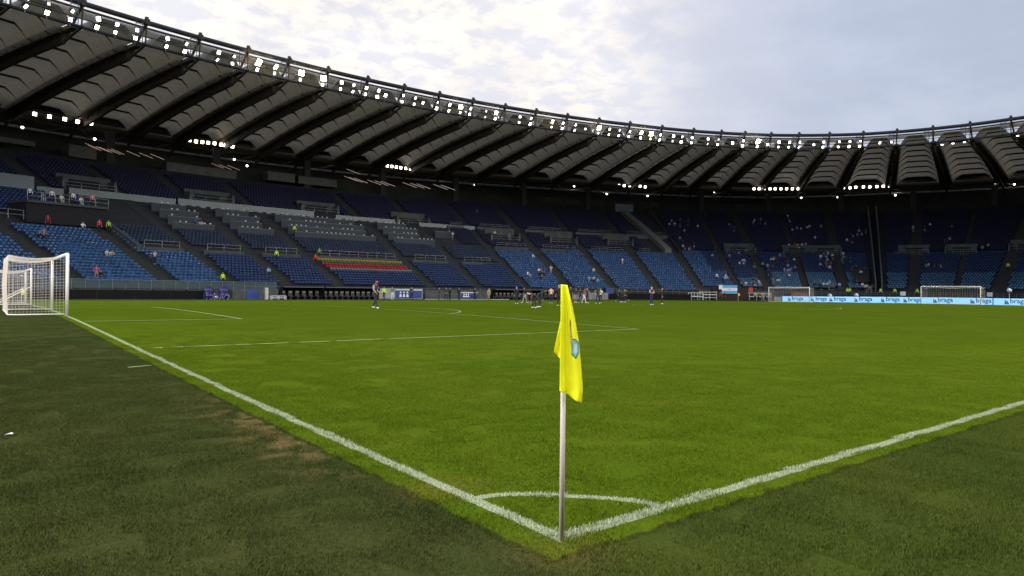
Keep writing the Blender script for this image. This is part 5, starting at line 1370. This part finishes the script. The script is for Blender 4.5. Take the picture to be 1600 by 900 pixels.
cols = [('white', WHT), ('grey', GRY), ('black', BLK), ('navy', NAVY), ('blue', (.2,.45,.75)), ('red', RED), ('cream', (.6,.55,.42)), ('lilac', (.35,.38,.6)), ('green', GRN), ('brown', (.12,.07,.04))]
wts = [3.2, 2.5, 3, 2.2, 2, 0.7, 1.6, 2, .5, 1]
lst = []
for cu_, cv_, su, sv, n in CL:
    for _ in range(n):
        u, v = random.gauss(cu_, su*.55), random.gauss(cv_, sv*.6); c = random.choices(cols, wts)[0]; lst.append((u, v, c[0], c[1]))
for u, v, c in SING: lst.append((u, v, 'pale' if sum(c) > 1.2 else ('red' if c[0] > .3 and c[1] < .2 else 'dark' if sum(c) < .2 else 'blue' if c[2] > .5 else 'pale'), c))
used = set(); recs_ = []
for u, v, cn, c in lst:
    h = surf_hit(u, v)
    if h is None: continue
    th, s = h; row = int(round((s-0.1)/DEP)); row = max(0, min(52, row)); tq = round(th/0.30)*0.30
    if (row, tq) in used or any(abs(th-a) < 0.5 for a, _ in aisle): continue
    used.add((row, tq)); recs_.append((u, v, tq, row, cn, c))
reg = lambda th, s: (('the far left blocks' if th > 111 else 'the long side left of the flag' if th > 79 else 'the long side right of the flag' if th > 53.4 else 'the curved end left of the training goal' if th > 43 else 'the curved end above the training goal' if th > 31.2 else 'the curved end beside the dark fence' if th > 24 else 'the curved end above the far goal'),
                     ('lowest' if s < 7 else 'middle' if s < 18.5 else 'upper' if s < 30 else 'highest'))
recs_.sort(); cnts = {}
for u, v, th, row, cn, c in recs_:
    s = row*DEP; R_, T_ = reg(th, s); k = cnts.get((R_, T_, cn), 0); cnts[(R_, T_, cn)] = k+1
    n = outward(th, s); rz = math.atan2(n[1], n[0])-math.pi/2+random.uniform(-.4, .4)
    P = bowl(th, s+0.28, 1.6+RIS*row); st = random.random() < .16
    person(random.choice(['stand', 'akimbo', 'clap']) if st else random.choice(['seated', 'seatfwd']), P, rz, f'spectator in {cn}, {ordinal(k)} from left, {T_} rows, {R_}'.replace('the ', ''),
           top=c, pants=random.choice([BLK, NAVY, GRY, TAN]), skin=random.choice([SK1, SK1, SK2]), hair=random.choice([HAIRD, HAIRB, (.2,.13,.06)]), group='spectators scattered in the stands')
for u, v, c, wh in HI:
    h = surf_hit(u, v+2); 
    if h is None: continue
    th, s = h; row = int(round(s/DEP)); n = outward(th, s); person('stand', bowl(th, s, 1.6+RIS*row), math.atan2(n[1], n[0])-math.pi/2, f'steward in bright {"green" if c != HIV else "yellow-green"} vest {wh}'.replace('in green ', ''), top=c, pants=BLK, shoes=BLK, group='stewards in the stands')
h = surf_hit(493, 412); row = int(round(h[1]/DEP)); person('stand', bowl(h[0], h[1], 1.6+RIS*row), FACE_CAM, 'steward in orange-red jacket left of the yellow and red seats', top=(.8, .08, .03), pants=BLK, shoes=BLK, group='stewards in the stands')
# people on top of and below the covered gallery
for k, (t, c) in enumerate(((116.3, WHT), (115.5, GRY), (115.0, WHT), (114.4, WHT), (113.7, WHT), (113.2, WHT), (112.5, (.8, .3, .35)))):
    P = bowl(t, 17.0, Zs(15.6)+2.95); n = outward(t, 17)
    person('seated' if k % 2 else 'stand', P, math.atan2(n[1], n[0])-math.pi/2, f'person in {"white" if c == WHT else "grey" if c == GRY else "pale pink"} on the covered gallery, {ordinal(k)} from the left', top=c, pants=(.5,.5,.5) if k % 2 else BLK, group='people on the covered gallery')
for k, (t, c, nm) in enumerate(((115.9, (.4,.02,.02), 'dark red'), (112.7, (.9,.05,.10), 'bright red'), (112.1, (.45,.7,.1), 'lime'))):
    P = bowl(t, 14.6, Zs(14.4)); n = outward(t, 15); person('stand', P, math.atan2(n[1], n[0])-math.pi/2, f'person in {nm} standing under the covered gallery', top=c, pants=BLK, shoes=BLK, group='people under the covered gallery')
